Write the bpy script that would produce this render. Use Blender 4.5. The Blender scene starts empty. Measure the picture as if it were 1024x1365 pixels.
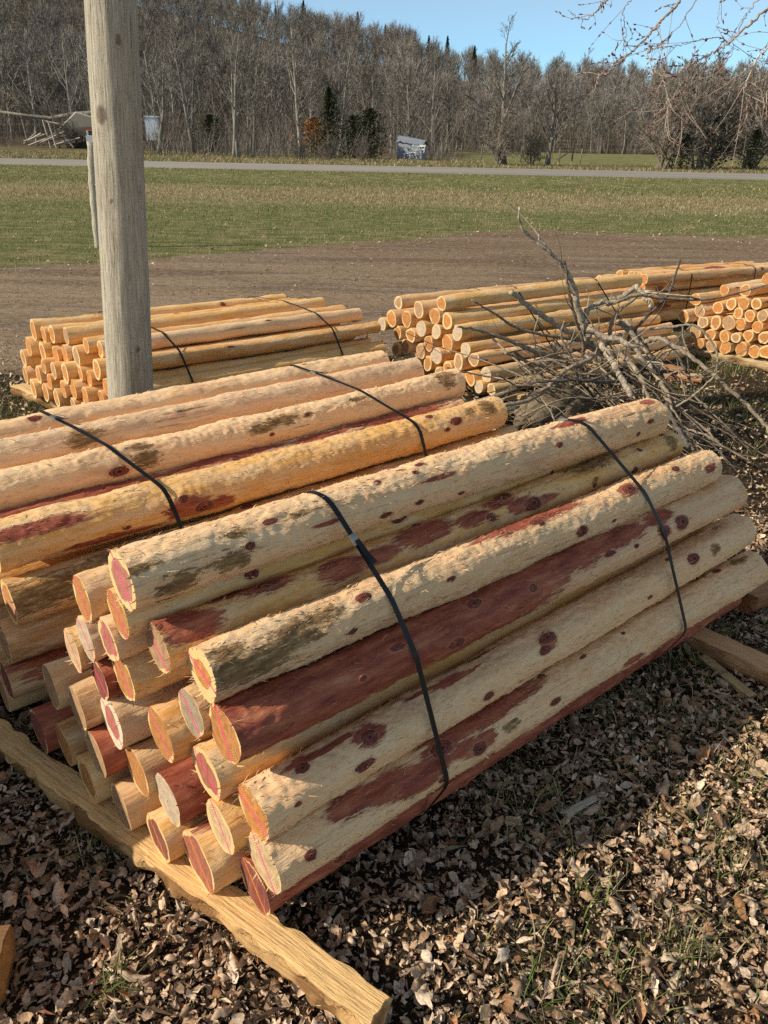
import bpy, math, random
import numpy as np
from mathutils import Vector, Matrix

SC = bpy.context.scene
COL = SC.collection
PI = math.pi
R = math.radians

# ------------------------------------------------------------------ basics
def mesh_from(name, V, faces, mats, smooth=True, floats=None, colors=None, matidx=None):
    """faces: list of int arrays, each (M,3) or (M,4)."""
    me = bpy.data.meshes.new(name)
    V = np.asarray(V, np.float32)
    faces = [np.asarray(f, np.int32) for f in faces if len(f)]
    me.vertices.add(len(V)); me.vertices.foreach_set('co', V.ravel())
    nl = sum(f.size for f in faces); nf = sum(len(f) for f in faces)
    me.loops.add(nl); me.polygons.add(nf)
    me.loops.foreach_set('vertex_index', np.concatenate([f.ravel() for f in faces]))
    tot = np.concatenate([np.full(len(f), f.shape[1], np.int32) for f in faces])
    st = np.concatenate([[0], np.cumsum(tot)[:-1]]).astype(np.int32)
    me.polygons.foreach_set('loop_start', st)
    me.polygons.foreach_set('loop_total', tot)
    me.polygons.foreach_set('use_smooth', np.full(nf, smooth, bool))
    if matidx is not None:
        me.polygons.foreach_set('material_index', np.asarray(matidx, np.int32))
    for m in (mats if isinstance(mats, (list, tuple)) else [mats]):
        me.materials.append(m)
    me.update(calc_edges=True)
    me.validate()
    for k, a in (floats or {}).items():
        at = me.attributes.new(k, 'FLOAT', 'POINT'); at.data.foreach_set('value', np.asarray(a, np.float32))
    for k, a in (colors or {}).items():
        a = np.asarray(a, np.float32)
        if a.shape[1] == 3: a = np.hstack([a, np.ones((len(a), 1), np.float32)])
        at = me.attributes.new(k, 'FLOAT_COLOR', 'POINT'); at.data.foreach_set('color', a.ravel())
    return me

def link(name, me, parent=None, loc=None, rot=None):
    o = bpy.data.objects.new(name, me); COL.objects.link(o)
    if parent is not None: o.parent = parent
    if loc is not None: o.location = loc
    if rot is not None: o.rotation_euler = rot
    return o

def tag(o, label=None, cat=None, group=None, kind=None):
    if label: o['label'] = label
    if cat: o['category'] = cat
    if group: o['group'] = group
    if kind: o['kind'] = kind
    return o

def empty(name, loc=(0, 0, 0), rz=0.0):
    o = bpy.data.objects.new(name, None); COL.objects.link(o)
    o.location = loc; o.rotation_euler = (0, 0, rz); o.empty_display_size = .1
    return o

class MB:
    """collects verts / faces / vertex colours into one mesh"""
    def __init__(s): s.V = []; s.Q = []; s.T = []; s.C = []; s.n = 0
    def add(s, V, Q=None, T=None, C=None):
        V = np.asarray(V, float).reshape(-1, 3)
        s.V.append(V)
        if Q is not None and len(Q): s.Q.append(np.asarray(Q) + s.n)
        if T is not None and len(T): s.T.append(np.asarray(T) + s.n)
        if C is None: C = (1, 1, 1)
        C = np.asarray(C, float)
        s.C.append(np.tile(C, (len(V), 1)) if C.ndim == 1 else C)
        s.n += len(V)
    def tube(s, P, rad, sides=5, C=None, cap=True):
        P = np.asarray(P, float); n = len(P)
        rad = np.broadcast_to(np.asarray(rad, float), (n,))
        T = np.gradient(P, axis=0); T /= (np.linalg.norm(T, axis=1, keepdims=True) + 1e-12)
        a = np.array([0, 0, 1.]) if abs(T[0, 2]) < .9 else np.array([1., 0, 0])
        N = np.zeros_like(P); u = np.cross(a, T[0]); u /= np.linalg.norm(u); N[0] = u
        for i in range(1, n):
            u = u - T[i] * (u @ T[i]); u /= (np.linalg.norm(u) + 1e-12); N[i] = u
        B = np.cross(T, N)
        t = np.arange(sides) * 2 * PI / sides
        V = P[:, None] + rad[:, None, None] * (np.cos(t)[None, :, None] * N[:, None] + np.sin(t)[None, :, None] * B[:, None])
        V = V.reshape(-1, 3); Q = grid_quads(n, sides, True)
        Tt = []
        if cap:
            V = np.vstack([V, P[:1], P[-1:]]); c0 = n * sides
            for k in range(sides):
                Tt.append((c0, (k + 1) % sides, k)); Tt.append((c0 + 1, (n - 1) * sides + k, (n - 1) * sides + (k + 1) % sides))
        s.add(V, Q, Tt, C)
    def ribbon(s, P, w, rng, C=None):
        P = np.asarray(P, float); n = len(P); d = P[-1] - P[0]
        a = rng.normal(size=3); sd = np.cross(d, a); sd /= (np.linalg.norm(sd) + 1e-9)
        w = np.broadcast_to(np.asarray(w, float), (n,))[:, None]
        V = np.stack([P - sd * w, P + sd * w], 1).reshape(-1, 3)
        i = np.arange(n - 1) * 2
        s.add(V, np.stack([i, i + 1, i + 3, i + 2], 1), None, C)
    def box(s, lo, hi, C=None, M=None):
        x0, y0, z0 = lo; x1, y1, z1 = hi
        V = np.array([(x0, y0, z0), (x1, y0, z0), (x1, y1, z0), (x0, y1, z0), (x0, y0, z1), (x1, y0, z1), (x1, y1, z1), (x0, y1, z1)], float)
        if M is not None: V = np.array([list(M @ Vector(v)) for v in V])
        s.add(V, [(0, 3, 2, 1), (4, 5, 6, 7), (0, 1, 5, 4), (1, 2, 6, 5), (2, 3, 7, 6), (3, 0, 4, 7)], None, C)
    def mesh(s, name, mats, smooth=True):
        F = []
        if s.Q: F.append(np.vstack(s.Q))
        if s.T: F.append(np.vstack(s.T))
        return mesh_from(name, np.vstack(s.V), F, mats, smooth, colors={'col': np.vstack(s.C)})
    def build(s, name, mats, parent=None, smooth=True, loc=None, rot=None):
        return link(name, s.mesh(name, mats, smooth), parent, loc, rot)

def grid_quads(n, m, wrap):
    i = np.arange(n - 1)[:, None]; j = np.arange(m if wrap else m - 1)[None, :]
    j2 = (j + 1) % m
    return np.stack(np.broadcast_arrays(i * m + j, i * m + j2, (i + 1) * m + j2, (i + 1) * m + j), -1).reshape(-1, 4)

def sstep(a, b, x):
    t = np.clip((x - a) / (b - a), 0, 1); return t * t * (3 - 2 * t)

def vnoise(x, y, seed, px=None, py=None):
    """2-D value noise 0..1, optional integer periods"""
    rng = np.random.default_rng(seed); N = 256
    tab = rng.random((N, N))
    xi = np.floor(x).astype(int); yi = np.floor(y).astype(int)
    fx = x - xi; fy = y - yi
    fx = fx * fx * (3 - 2 * fx); fy = fy * fy * (3 - 2 * fy)
    def g(a, b):
        if px: a = np.mod(a, px)
        if py: b = np.mod(b, py)
        return tab[np.mod(a, N), np.mod(b, N)]
    return (g(xi, yi) * (1 - fx) + g(xi + 1, yi) * fx) * (1 - fy) + (g(xi, yi + 1) * (1 - fx) + g(xi + 1, yi + 1) * fx) * fy

def fbm(x, y, seed, oct=4):
    s = 0; a = .5; t = 0
    for k in range(oct):
        s = s + a * vnoise(x * 2 ** k, y * 2 ** k, seed + k); t += a; a *= .5
    return s / t

# ------------------------------------------------------------------ material helper
class NT:
    def __init__(s, name):
        s.m = bpy.data.materials.new(name); s.m.use_nodes = True
        s.t = s.m.node_tree; s.t.nodes.clear()
        s.out = s.t.nodes.new('ShaderNodeOutputMaterial')
        s.b = s.t.nodes.new('ShaderNodeBsdfPrincipled')
        s.t.links.new(s.b.outputs[0], s.out.inputs[0])
        s.b.inputs['Specular IOR Level'].default_value = .25
        s.b.inputs['Roughness'].default_value = .85
    def n(s, typ, **kw):
        nd = s.t.nodes.new(typ)
        for k, v in kw.items(): setattr(nd, k, v)
        return nd
    def set(s, sock, v):
        if hasattr(v, 'is_output') or hasattr(v, 'links'): s.t.links.new(v, sock)
        elif isinstance(v, (tuple, list)) and len(v) == 3 and sock.type == 'RGBA': sock.default_value = (*v, 1)
        else: sock.default_value = v
    def coord(s, kind='Object'): return s.n('ShaderNodeTexCoord').outputs[kind]
    def attr(s, name, out='Fac'): return s.n('ShaderNodeAttribute', attribute_name=name).outputs[out]
    def rnd(s): return s.n('ShaderNodeObjectInfo').outputs['Random']
    def math(s, op, a, b=None, clamp=False):
        nd = s.n('ShaderNodeMath', operation=op, use_clamp=clamp); s.set(nd.inputs[0], a)
        if b is not None: s.set(nd.inputs[1], b)
        return nd.outputs[0]
    def mapv(s, vec, scale=(1, 1, 1), off=None):
        nd = s.n('ShaderNodeMapping'); s.set(nd.inputs['Vector'], vec); nd.inputs['Scale'].default_value = scale
        if off is not None: s.set(nd.inputs['Location'], off)
        return nd.outputs[0]
    def rndvec(s, vec, k=37.0):
        r = s.math('MULTIPLY', s.rnd(), k); nd = s.n('ShaderNodeVectorMath', operation='ADD')
        s.set(nd.inputs[0], vec); s.t.links.new(r, nd.inputs[1]); return nd.outputs[0]
    def noise(s, vec, scale=5, detail=4, rough=.55, dist=0):
        nd = s.n('ShaderNodeTexNoise'); s.set(nd.inputs['Vector'], vec)
        nd.inputs['Scale'].default_value = scale; nd.inputs['Detail'].default_value = detail
        nd.inputs['Roughness'].default_value = rough; nd.inputs['Distortion'].default_value = dist
        return nd.outputs['Fac']
    def vor(s, vec, scale=5, feature='F1', out='Distance'):
        nd = s.n('ShaderNodeTexVoronoi', feature=feature); s.set(nd.inputs['Vector'], vec); nd.inputs['Scale'].default_value = scale
        return nd.outputs[out]
    def step(s, x, a, b):
        nd = s.n('ShaderNodeMapRange', interpolation_type='SMOOTHSTEP'); s.set(nd.inputs[0], x)
        nd.inputs[1].default_value = a; nd.inputs[2].default_value = b
        return nd.outputs[0]
    def lin(s, x, a, b, c, d):
        nd = s.n('ShaderNodeMapRange'); s.set(nd.inputs[0], x)
        for i, v in enumerate((a, b, c, d)): nd.inputs[i + 1].default_value = v
        return nd.outputs[0]
    def mix(s, f, a, b, blend='MIX'):
        nd = s.n('ShaderNodeMix', data_type='RGBA', blend_type=blend); s.set(nd.inputs[0], f); s.set(nd.inputs[6], a); s.set(nd.inputs[7], b)
        return nd.outputs[2]
    def mul(s, a, f):
        nd = s.n('ShaderNodeVectorMath', operation='SCALE'); s.set(nd.inputs[0], a); s.set(nd.inputs['Scale'], f); return nd.outputs[0]
    def ramp(s, f, stops):
        nd = s.n('ShaderNodeValToRGB'); s.set(nd.inputs[0], f); e = nd.color_ramp.elements
        while len(e) < len(stops): e.new(.5)
        for k, (p, c) in enumerate(stops): e[k].position = p; e[k].color = (*c, 1)
        return nd.outputs[0]
    def bump(s, h, strength=.5, dist=.01, normal=None):
        nd = s.n('ShaderNodeBump'); s.set(nd.inputs['Height'], h); s.set(nd.inputs['Strength'], strength)
        nd.inputs['Distance'].default_value = dist
        if normal is not None: s.set(nd.inputs['Normal'], normal)
        return nd.outputs[0]
    def done(s, color=None, rough=None, normal=None, spec=None):
        if color is not None: s.set(s.b.inputs['Base Color'], color)
        if rough is not None: s.set(s.b.inputs['Roughness'], rough)
        if normal is not None: s.set(s.b.inputs['Normal'], normal)
        if spec is not None: s.b.inputs['Specular IOR Level'].default_value = spec
        return s.m

M = {}
def log_material():
    k = NT('peeled_cedar'); v = k.rndvec(k.coord())
    tone = k.attr('tone', 'Color'); mk = k.n('ShaderNodeSeparateColor'); k.set(mk.inputs[0], k.attr('mask', 'Color'))
    rf, bf, kf = mk.outputs[0], mk.outputs[1], mk.outputs[2]
    fib = k.noise(k.mapv(v, (9, 150, 150)), 1, 5, .65, .3)
    fib2 = k.noise(k.mapv(v, (30, 420, 420)), 1, 3, .6)
    mid = k.noise(k.mapv(v, (5, 26, 26)), 1, 4, .6, .4)
    big = k.noise(k.mapv(v, (2.2, 8, 8)), 1, 3, .5)
    c = k.mix(k.step(mid, .35, .7), tone, k.mix(.75, tone, (.93, .68, .42)))
    c = k.mix(k.math('MULTIPLY', k.step(big, .54, .74), k.lin(k.rnd(), 0, 1, .10, .55)), c, k.mix(.6, tone, (.50, .26, .08)))
    c = k.mix(k.math('MULTIPLY', k.step(fib, .54, .70), .30), c, (.42, .22, .10))
    c = k.mix(k.math('MULTIPLY', k.step(k.noise(k.mapv(v, (14, 230, 230), (5, 5, 5)), 1, 4, .65), .56, .70), .45), c, (.93, .68, .42))
    pk = k.noise(k.mapv(v, (3, 14, 14), (7, 3, 1)), 1, 3, .6)
    c = k.mix(k.math('MULTIPLY', k.step(pk, .60, .74), .30), c, (.45, .17, .11))
    crack = k.step(k.noise(k.mapv(v, (2.4, 75, 75), (3, 9, 4)), 1, 2, .5), .70, .76)
    c = k.mix(k.math('MULTIPLY', crack, .75), c, (.10, .05, .025))
    st = k.noise(k.mapv(v, (3.0, 190, 190), (1, 8, 2)), 1, 4, .6, .15)
    c = k.mix(k.math('MULTIPLY', k.step(st, .56, .66), k.lin(k.rnd(), 0, 1, .15, .55)), c, (.52, .27, .11))
    c = k.mix(k.math('MULTIPLY', k.step(st, .44, .34), .35), c, (.95, .76, .48))
    # red heartwood showing
    nz = k.math('MULTIPLY', k.math('SUBTRACT', k.math('ADD', k.math('MULTIPLY', k.noise(k.mapv(v, (6, 85, 85)), 1, 5, .7, .4), .65), k.math('MULTIPLY', k.noise(k.mapv(v, (26, 240, 240)), 1, 3, .6), .35)), .5), 1.7)
    rgate = k.step(rf, .02, .18); rsum = k.math('MULTIPLY', k.math('ADD', rf, nz), rgate)
    c = k.mix(k.math('MULTIPLY', k.step(rsum, .08, .30), .55), c, (.50, .24, .15))
    red = k.step(rsum, .27, .36)
    rc = k.ramp(k.noise(k.mapv(v, (8, 40, 40)), 1, 5, .65), [(.22, (.13, .030, .022)), (.42, (.31, .078, .050)), (.60, (.46, .145, .080)), (.80, (.64, .32, .16))])
    c = k.mix(red, c, rc)
    # bark left on
    nb = k.math('MULTIPLY', k.math('SUBTRACT', k.noise(k.mapv(v, (20, 75, 75), (2, 2, 2)), 1, 7, .78, .8), .5), 3.0)
    bark = k.step(k.math('MULTIPLY', k.math('ADD', bf, nb), k.step(bf, .02, .25)), .26, .50)
    bc = k.ramp(k.noise(k.mapv(v, (22, 90, 90)), 1, 5, .7), [(.26, (.05, .026, .010)), (.45, (.17, .090, .034)), (.58, (.33, .19, .075)), (.70, (.62, .48, .30))])
    c = k.mix(k.math('MULTIPLY', k.step(bf, .15, .6), .30), c, (.50, .27, .10))
    c = k.mix(k.math('MULTIPLY', bark, .88), c, bc)
    # knots
    kn = k.step(k.math('ADD', kf, k.math('MULTIPLY', k.math('MULTIPLY', nz, .42), k.step(kf, .05, .25))), .36, .43)
    kc = k.ramp(k.noise(k.mapv(v, (70, 70, 70)), 1, 4, .6), [(.3, (.055, .014, .014)), (.55, (.19, .045, .038)), (.75, (.33, .12, .075))])
    c = k.mix(k.math('MULTIPLY', k.step(kf, .05, .40), .45), c, (.45, .22, .13))
    kc = k.mix(k.math('MULTIPLY', k.step(k.math('SINE', k.math('ADD', k.math('MULTIPLY', kf, 30.0), k.math('MULTIPLY', fib, 8.0))), .1, .8), .55), kc, (.36, .14, .085))
    kc = k.mix(k.step(kf, .80, .95), kc, (.035, .012, .010))
    c = k.mix(kn, c, kc)
    c = k.mix(k.math('MULTIPLY', k.step(fib2, .55, .75), .18), c, k.mul(c, .5))
    c = k.mix(k.attr('fuzz'), c, k.mix(.5, c, (.80, .62, .38)))
    h = k.math('ADD', k.math('MULTIPLY', fib, .6), k.math('ADD', k.math('MULTIPLY', fib2, .3), k.math('MULTIPLY', k.noise(k.mapv(v, (20, 60, 60)), 1, 5, .6), 1.3)))
    h = k.math('SUBTRACT', h, k.math('MULTIPLY', crack, .5)); h = k.math('SUBTRACT', h, k.math('MULTIPLY', red, .35)); h = k.math('ADD', h, k.math('ADD', k.math('MULTIPLY', bark, .35), k.math('MULTIPLY', kn, .5)))
    M['log'] = k.done(c, k.lin(red, 0, 1, .88, .62), k.bump(h, k.lin(k.rnd(), 0, 1, .35, .70), .007), .2)

def cut_material():
    k = NT('sawn_cedar_end'); v = k.rndvec(k.coord())
    hd = k.attr('hd'); rd = k.attr('rad'); ln = k.attr('lin'); heart = k.attr('heart', 'Color'); sap = k.attr('sap', 'Color'); lc = k.attr('linec', 'Color')
    nz = k.noise(v, 60, 4, .6); nf = k.noise(v, 420, 3, .7)
    hm = k.step(k.math('ADD', hd, k.math('MULTIPLY', k.math('SUBTRACT', nz, .5), .012)), .0016, -.0016)
    ring = k.math('SINE', k.math('ADD', k.math('MULTIPLY', rd, 1250.0), k.math('MULTIPLY', nz, 5.0)))
    ring = k.lin(ring, -1, 1, .66, 1.12)
    hc = k.mul(k.mix(k.step(nz, .35, .7), heart, k.mul(heart, .7)), ring)
    scn = k.mul(k.mix(k.step(nf, .4, .65), sap, k.mul(sap, .8)), k.lin(ring, .66, 1.12, .88, 1.04))
    c = k.mix(hm, scn, hc)
    # saw marks
    sm = k.n('ShaderNodeMapping'); k.set(sm.inputs['Vector'], v); sm.inputs['Scale'].default_value = (1, 420, 18); sm.inputs['Rotation'].default_value = (.9, 0, 0)
    saw = k.noise(sm.outputs[0], 1, 3, .6)
    c = k.mix(k.math('MULTIPLY', k.step(saw, .52, .68), .38), c, k.mix(.6, c, (.70, .52, .34)))
    c = k.mix(k.math('MULTIPLY', k.step(saw, .46, .30), .30), c, k.mul(c, .5))
    # paint stripe
    a = k.math('ABSOLUTE', k.math('ADD', ln, k.math('MULTIPLY', k.math('SUBTRACT', k.noise(v, 45, 3, .6), .5), .004)))
    lm = k.step(a, .0050, .0028)
    lm = k.math('MULTIPLY', lm, k.step(k.math('ADD', k.math('MULTIPLY', nf, .5), k.math('MULTIPLY', saw, .5)), .36, .52))
    c = k.mix(k.math('MULTIPLY', lm, .86), c, lc)
    ck = k.step(k.math('ADD', k.attr('crk'), k.math('MULTIPLY', k.math('SUBTRACT', nz, .5), .003)), .0012, .0003)
    c = k.mix(k.math('MULTIPLY', ck, .8), c, (.05, .03, .02))
    c = k.mix(k.math('MULTIPLY', k.step(k.noise(v, 22, 4, .6), .54, .72), .35), c, k.mul(c, .55))
    h = k.math('ADD', k.math('MULTIPLY', saw, .7), k.math('MULTIPLY', nf, .4))
    M['cut'] = k.done(c, .85, k.bump(h, .6, .003), .15)

def simple_mats():
    # strap
    k = NT('black_strap_plastic'); n = k.noise(k.mapv(k.coord(), (40, 40, 40)), 1, 3)
    M['strap'] = k.done(k.ramp(n, [(.3, (.004, .0045, .006)), (.8, (.012, .013, .016))]), .42, k.bump(k.noise(k.coord(), 300, 2), .2, .001), .35)
    k = NT('galvanised_clip'); k.b.inputs['Metallic'].default_value = .8
    M['clip'] = k.done(k.ramp(k.noise(k.coord(), 120, 3), [(.3, (.25, .25, .24)), (.8, (.5, .5, .48))]), .42)
    # split timber (skids, chips): attribute colour times fibre
    for nm, sx in (('timber', 1), ):
        k = NT('rough_split_timber'); v = k.rndvec(k.coord()); col = k.attr('col', 'Color')
        f = k.noise(k.mapv(v, (7, 110, 110)), 1, 5, .65, .3); g = k.noise(k.mapv(v, (5, 14, 14)), 1, 4, .6)
        c = k.mix(k.math('MULTIPLY', k.step(f, .48, .7), .55), col, k.mul(col, .38))
        c = k.mix(k.math('MULTIPLY', k.step(g, .55, .75), .5), c, k.mul(k.mix(.5, col, (.4, .2, .1)), .7))
        M['timber'] = k.done(c, .88, k.bump(k.math('ADD', f, g), .9, .008), .15)
    # pole wood
    k = NT('weathered_pole_wood'); v = k.coord()
    f = k.noise(k.mapv(v, (120, 120, 5)), 1, 6, .72, .8); g = k.noise(k.mapv(v, (26, 26, 1.6)), 1, 5, .65, .4); p = k.noise(k.mapv(v, (5, 5, 1.4)), 1, 3)
    c = k.ramp(f, [(.28, (.16, .13, .095)), (.44, (.42, .37, .29)), (.58, (.58, .53, .43)), (.80, (.68, .63, .54))])
    c = k.mix(k.math('MULTIPLY', k.step(p, .45, .7), .4), c, (.25, .21, .15))
    ck = k.step(k.noise(k.mapv(v, (62, 62, 1.1), (4, 1, 2)), 1, 4, .6, .3), .66, .70)
    c = k.mix(k.math('MULTIPLY', ck, .85), c, (.03, .022, .015))
    kn = k.attr('knot'); c = k.mix(k.math('MULTIPLY', k.step(k.math('ADD', kn, k.math('MULTIPLY', k.math('SUBTRACT', f, .5), .5)), .35, .6), .65), c, (.10, .065, .04))
    M['pole'] = k.done(c, .9, k.bump(k.math('SUBTRACT', k.math('ADD', f, g), k.math('MULTIPLY', ck, 1.4)), 1.0, .010), .15)
    # dead branches
    k = NT('grey_dead_bark'); v = k.rndvec(k.coord()); col = k.attr('col', 'Color')
    f = k.noise(k.mapv(v, (1, 1, 1)), 60, 5, .65); b = k.noise(v, 9, 4)
    c = k.mix(k.step(f, .42, .66), k.mul(col, .5), col); c = k.mix(k.math('MULTIPLY', k.step(b, .54, .7), .5), c, k.mix(.6, k.mul(col, .45), (.12, .07, .04)))
    M['stick'] = k.done(c, .85, k.bump(f, .6, .004), .2)
    # vertex coloured generic with noise
    k = NT('leaf_litter'); v = k.coord(); col = k.attr('col', 'Color'); f = k.noise(v, 160, 4, .65)
    c = k.mix(k.step(f, .40, .66), k.mul(col, .62), col)
    M['litter'] = k.done(c, .75, k.bump(f, .35, .002), .25)
    k = NT('grass_blade'); col = k.attr('col', 'Color')
    M['grass'] = k.done(col, .7, None, .2)
    tl = k.n('ShaderNodeBsdfTranslucent'); k.set(tl.inputs['Color'], k.mul(col, .9)); mx = k.n('ShaderNodeMixShader'); mx.inputs[0].default_value = .3
    k.t.links.new(k.b.outputs[0], mx.inputs[1]); k.t.links.new(tl.outputs[0], mx.inputs[2]); k.t.links.new(mx.outputs[0], k.out.inputs[0])
    k = NT('tree_bark'); v = k.coord(); col = k.attr('col', 'Color'); oi = k.lin(k.rnd(), 0, 1, .75, 1.2)
    f = k.noise(k.mapv(v, (6, 6, 1.2)), 1, 4)
    M['bark'] = k.done(k.mul(k.mix(k.step(f, .4, .65), k.mul(col, .6), col), oi), .9, None, .1)
    k = NT('conifer_foliage'); col = k.attr('col', 'Color'); oi = k.lin(k.rnd(), 0, 1, .8, 1.25)
    M['needle'] = k.done(k.mul(col, oi), .85, None, .1)
    k = NT('painted_board'); v = k.coord(); col = k.attr('col', 'Color'); f = k.noise(k.mapv(v, (3, 3, 9)), 1, 4, .6)
    M['paint'] = k.done(k.mix(k.math('MULTIPLY', k.step(f, .45, .75), .45), col, k.mul(col, .6)), .65, None, .3)
    k = NT('vehicle_glass'); M['glass'] = k.done((.02, .025, .03), .08, None, .5)
    k = NT('porcelain_white'); M['porcelain'] = k.done(k.ramp(k.noise(k.coord(), 20, 2), [(.3, (.65, .65, .63)), (.7, (.78, .78, .76))]), .2, None, .5)
# ------------------------------------------------------------------ measured layout (metres): u across, z up, s along, r radius
B_FRONT =dict(az=50,o=(-0.279,1.183),logs=[(0.243,0.851,-0.105,0.063),(0.437,0.724,-0.132,0.053),(0.293,0.750,-0.107,0.051),(0.206,0.693,-0.065,0.055),(0.452,0.608,-0.136,0.053),(0.529,0.540,-0.150,0.051),(0.340,0.663,-0.121,0.050),(0.350,0.553,-0.100,0.062),(0.442,0.492,-0.125,0.050),(0.088,0.681,-0.027,0.058),(0.148,0.546,-0.035,0.057),(0.029,0.558,-0.019,0.066),(0.416,0.380,-0.121,0.067),(0.239,0.443,-0.073,0.062),(0.105,0.404,-0.032,0.061),(0.348,0.267,-0.103,0.063),(0.223,0.263,-0.083,0.065),(-0.029,0.381,0.002,0.060),(0.066,0.276,-0.033,0.060),(0.245,0.139,-0.111,0.059),(0.115,0.153,-0.071,0.073),(-0.065,0.265,-0.001,0.063),(-0.018,0.151,-0.004,0.062),(0.389,0.140,-0.143,0.060),(0.522,0.147,-0.176,0.067),(0.471,0.265,-0.158,0.063),(0.642,0.184,-0.188,0.061),(0.541,0.365,-0.163,0.061),(0.659,0.364,-0.187,0.058),(0.766,0.162,-0.218,0.066)])
B_LEFT =dict(az=52,o=(-1.713,4.486),logs=[(0.617,0.510,-0.191,0.064),(0.503,0.500,-0.162,0.052),(0.396,0.519,-0.140,0.058),(0.273,0.527,-0.091,0.053),(0.075,0.505,-0.040,0.052),(-0.032,0.498,0.007,0.051),(0.680,0.392,-0.222,0.061),(0.545,0.384,-0.175,0.064),(0.764,0.308,-0.248,0.057),(0.393,0.399,-0.139,0.055),(0.285,0.419,-0.113,0.056),(0.160,0.427,-0.082,0.064),(-0.059,0.389,-0.039,0.063),(0.452,0.316,-0.207,0.049),(0.333,0.312,-0.182,0.054),(0.220,0.319,-0.147,0.062),(0.799,0.184,-0.247,0.053),(0.531,0.248,-0.228,0.057),(0.116,0.330,-0.087,0.045),(0.026,0.322,-0.064,0.047),(0.389,0.227,-0.203,0.050),(0.246,0.211,-0.167,0.052),(0.590,0.144,-0.261,0.064),(0.464,0.144,-0.221,0.064),(0.328,0.139,-0.194,0.059),(0.141,0.232,-0.136,0.058),(0.027,0.217,-0.105,0.059),(-0.142,0.298,-0.025,0.053),(-0.083,0.212,-0.046,0.054),(-0.186,0.189,-0.019,0.053),(0.161,0.129,-0.144,0.049),(0.068,0.124,-0.113,0.044),(-0.029,0.128,-0.084,0.048),(-0.250,0.278,0.005,0.059),(-0.165,0.425,0.029,0.051),(-0.118,0.123,-0.048,0.043)])
B_MID =dict(az=56,o=(0.705,5.088),logs=[(0.844,0.574,-0.195,0.050),(0.653,0.550,-0.151,0.062),(0.452,0.627,-0.104,0.050),(0.906,0.445,-0.209,0.062),(0.761,0.469,-0.176,0.058),(0.509,0.530,-0.113,0.056),(0.396,0.513,-0.091,0.060),(0.626,0.422,-0.144,0.057),(0.489,0.419,-0.113,0.051),(0.301,0.451,-0.073,0.055),(0.385,0.363,-0.089,0.059),(0.716,0.358,-0.168,0.053),(0.844,0.351,-0.195,0.048),(1.001,0.391,-0.231,0.049),(0.227,0.347,-0.050,0.050),(0.142,0.295,-0.041,0.052),(0.265,0.253,-0.075,0.053),(0.032,0.214,-0.018,0.050),(0.147,0.165,-0.058,0.051),(-0.027,0.125,-0.014,0.045),(0.061,0.125,-0.048,0.045),(0.862,0.224,-0.194,0.054),(0.626,0.257,-0.139,0.053),(0.697,0.181,-0.153,0.053),(0.461,0.257,-0.117,0.062),(0.550,0.186,-0.127,0.053),(0.550,0.327,-0.128,0.052),(0.765,0.265,-0.178,0.054),(0.346,0.189,-0.098,0.052),(0.241,0.131,-0.082,0.051),(0.430,0.132,-0.110,0.052)])
B_RIGHT =dict(az=56,o=(2.901,6.231),logs=[(0.258,0.578,-0.045,0.044),(0.089,0.607,-0.016,0.046),(-0.055,0.713,0.010,0.042),(0.477,0.479,-0.084,0.048),(0.278,0.442,-0.049,0.050),(0.178,0.488,-0.031,0.050),(0.084,0.509,-0.016,0.049),(-0.014,0.518,0.002,0.046),(0.425,0.392,-0.071,0.051),(0.552,0.324,-0.097,0.052),(0.272,0.321,-0.048,0.051),(0.167,0.340,-0.031,0.058),(0.065,0.345,-0.018,0.047),(0.108,0.422,-0.019,0.044),(0.011,0.420,-0.002,0.046),(-0.086,0.437,0.014,0.046),(-0.063,0.348,0.012,0.049),(0.294,0.218,-0.052,0.048),(0.174,0.226,-0.033,0.048),(0.084,0.232,-0.015,0.044),(-0.010,0.267,0.002,0.049),(-0.134,0.272,0.024,0.052),(0.152,0.133,-0.024,0.051),(0.025,0.150,0.002,0.056),(-0.075,0.143,0.023,0.046),(-0.171,0.167,0.029,0.055),(0.421,0.219,-0.083,0.052),(0.462,0.129,-0.076,0.049),(0.365,0.129,-0.076,0.049),(0.371,0.307,-0.076,0.051),(0.263,0.128,-0.052,0.048),(-0.138,0.651,0.024,0.047),(-0.187,0.562,0.033,0.047),(-0.194,0.459,0.034,0.048),(-0.193,0.366,0.034,0.048),(-0.241,0.263,0.046,0.048),(-0.272,0.174,0.035,0.048),(-0.301,0.362,0.053,0.048),(-0.291,0.475,0.051,0.047),(-0.335,0.263,0.055,0.048)])
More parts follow.
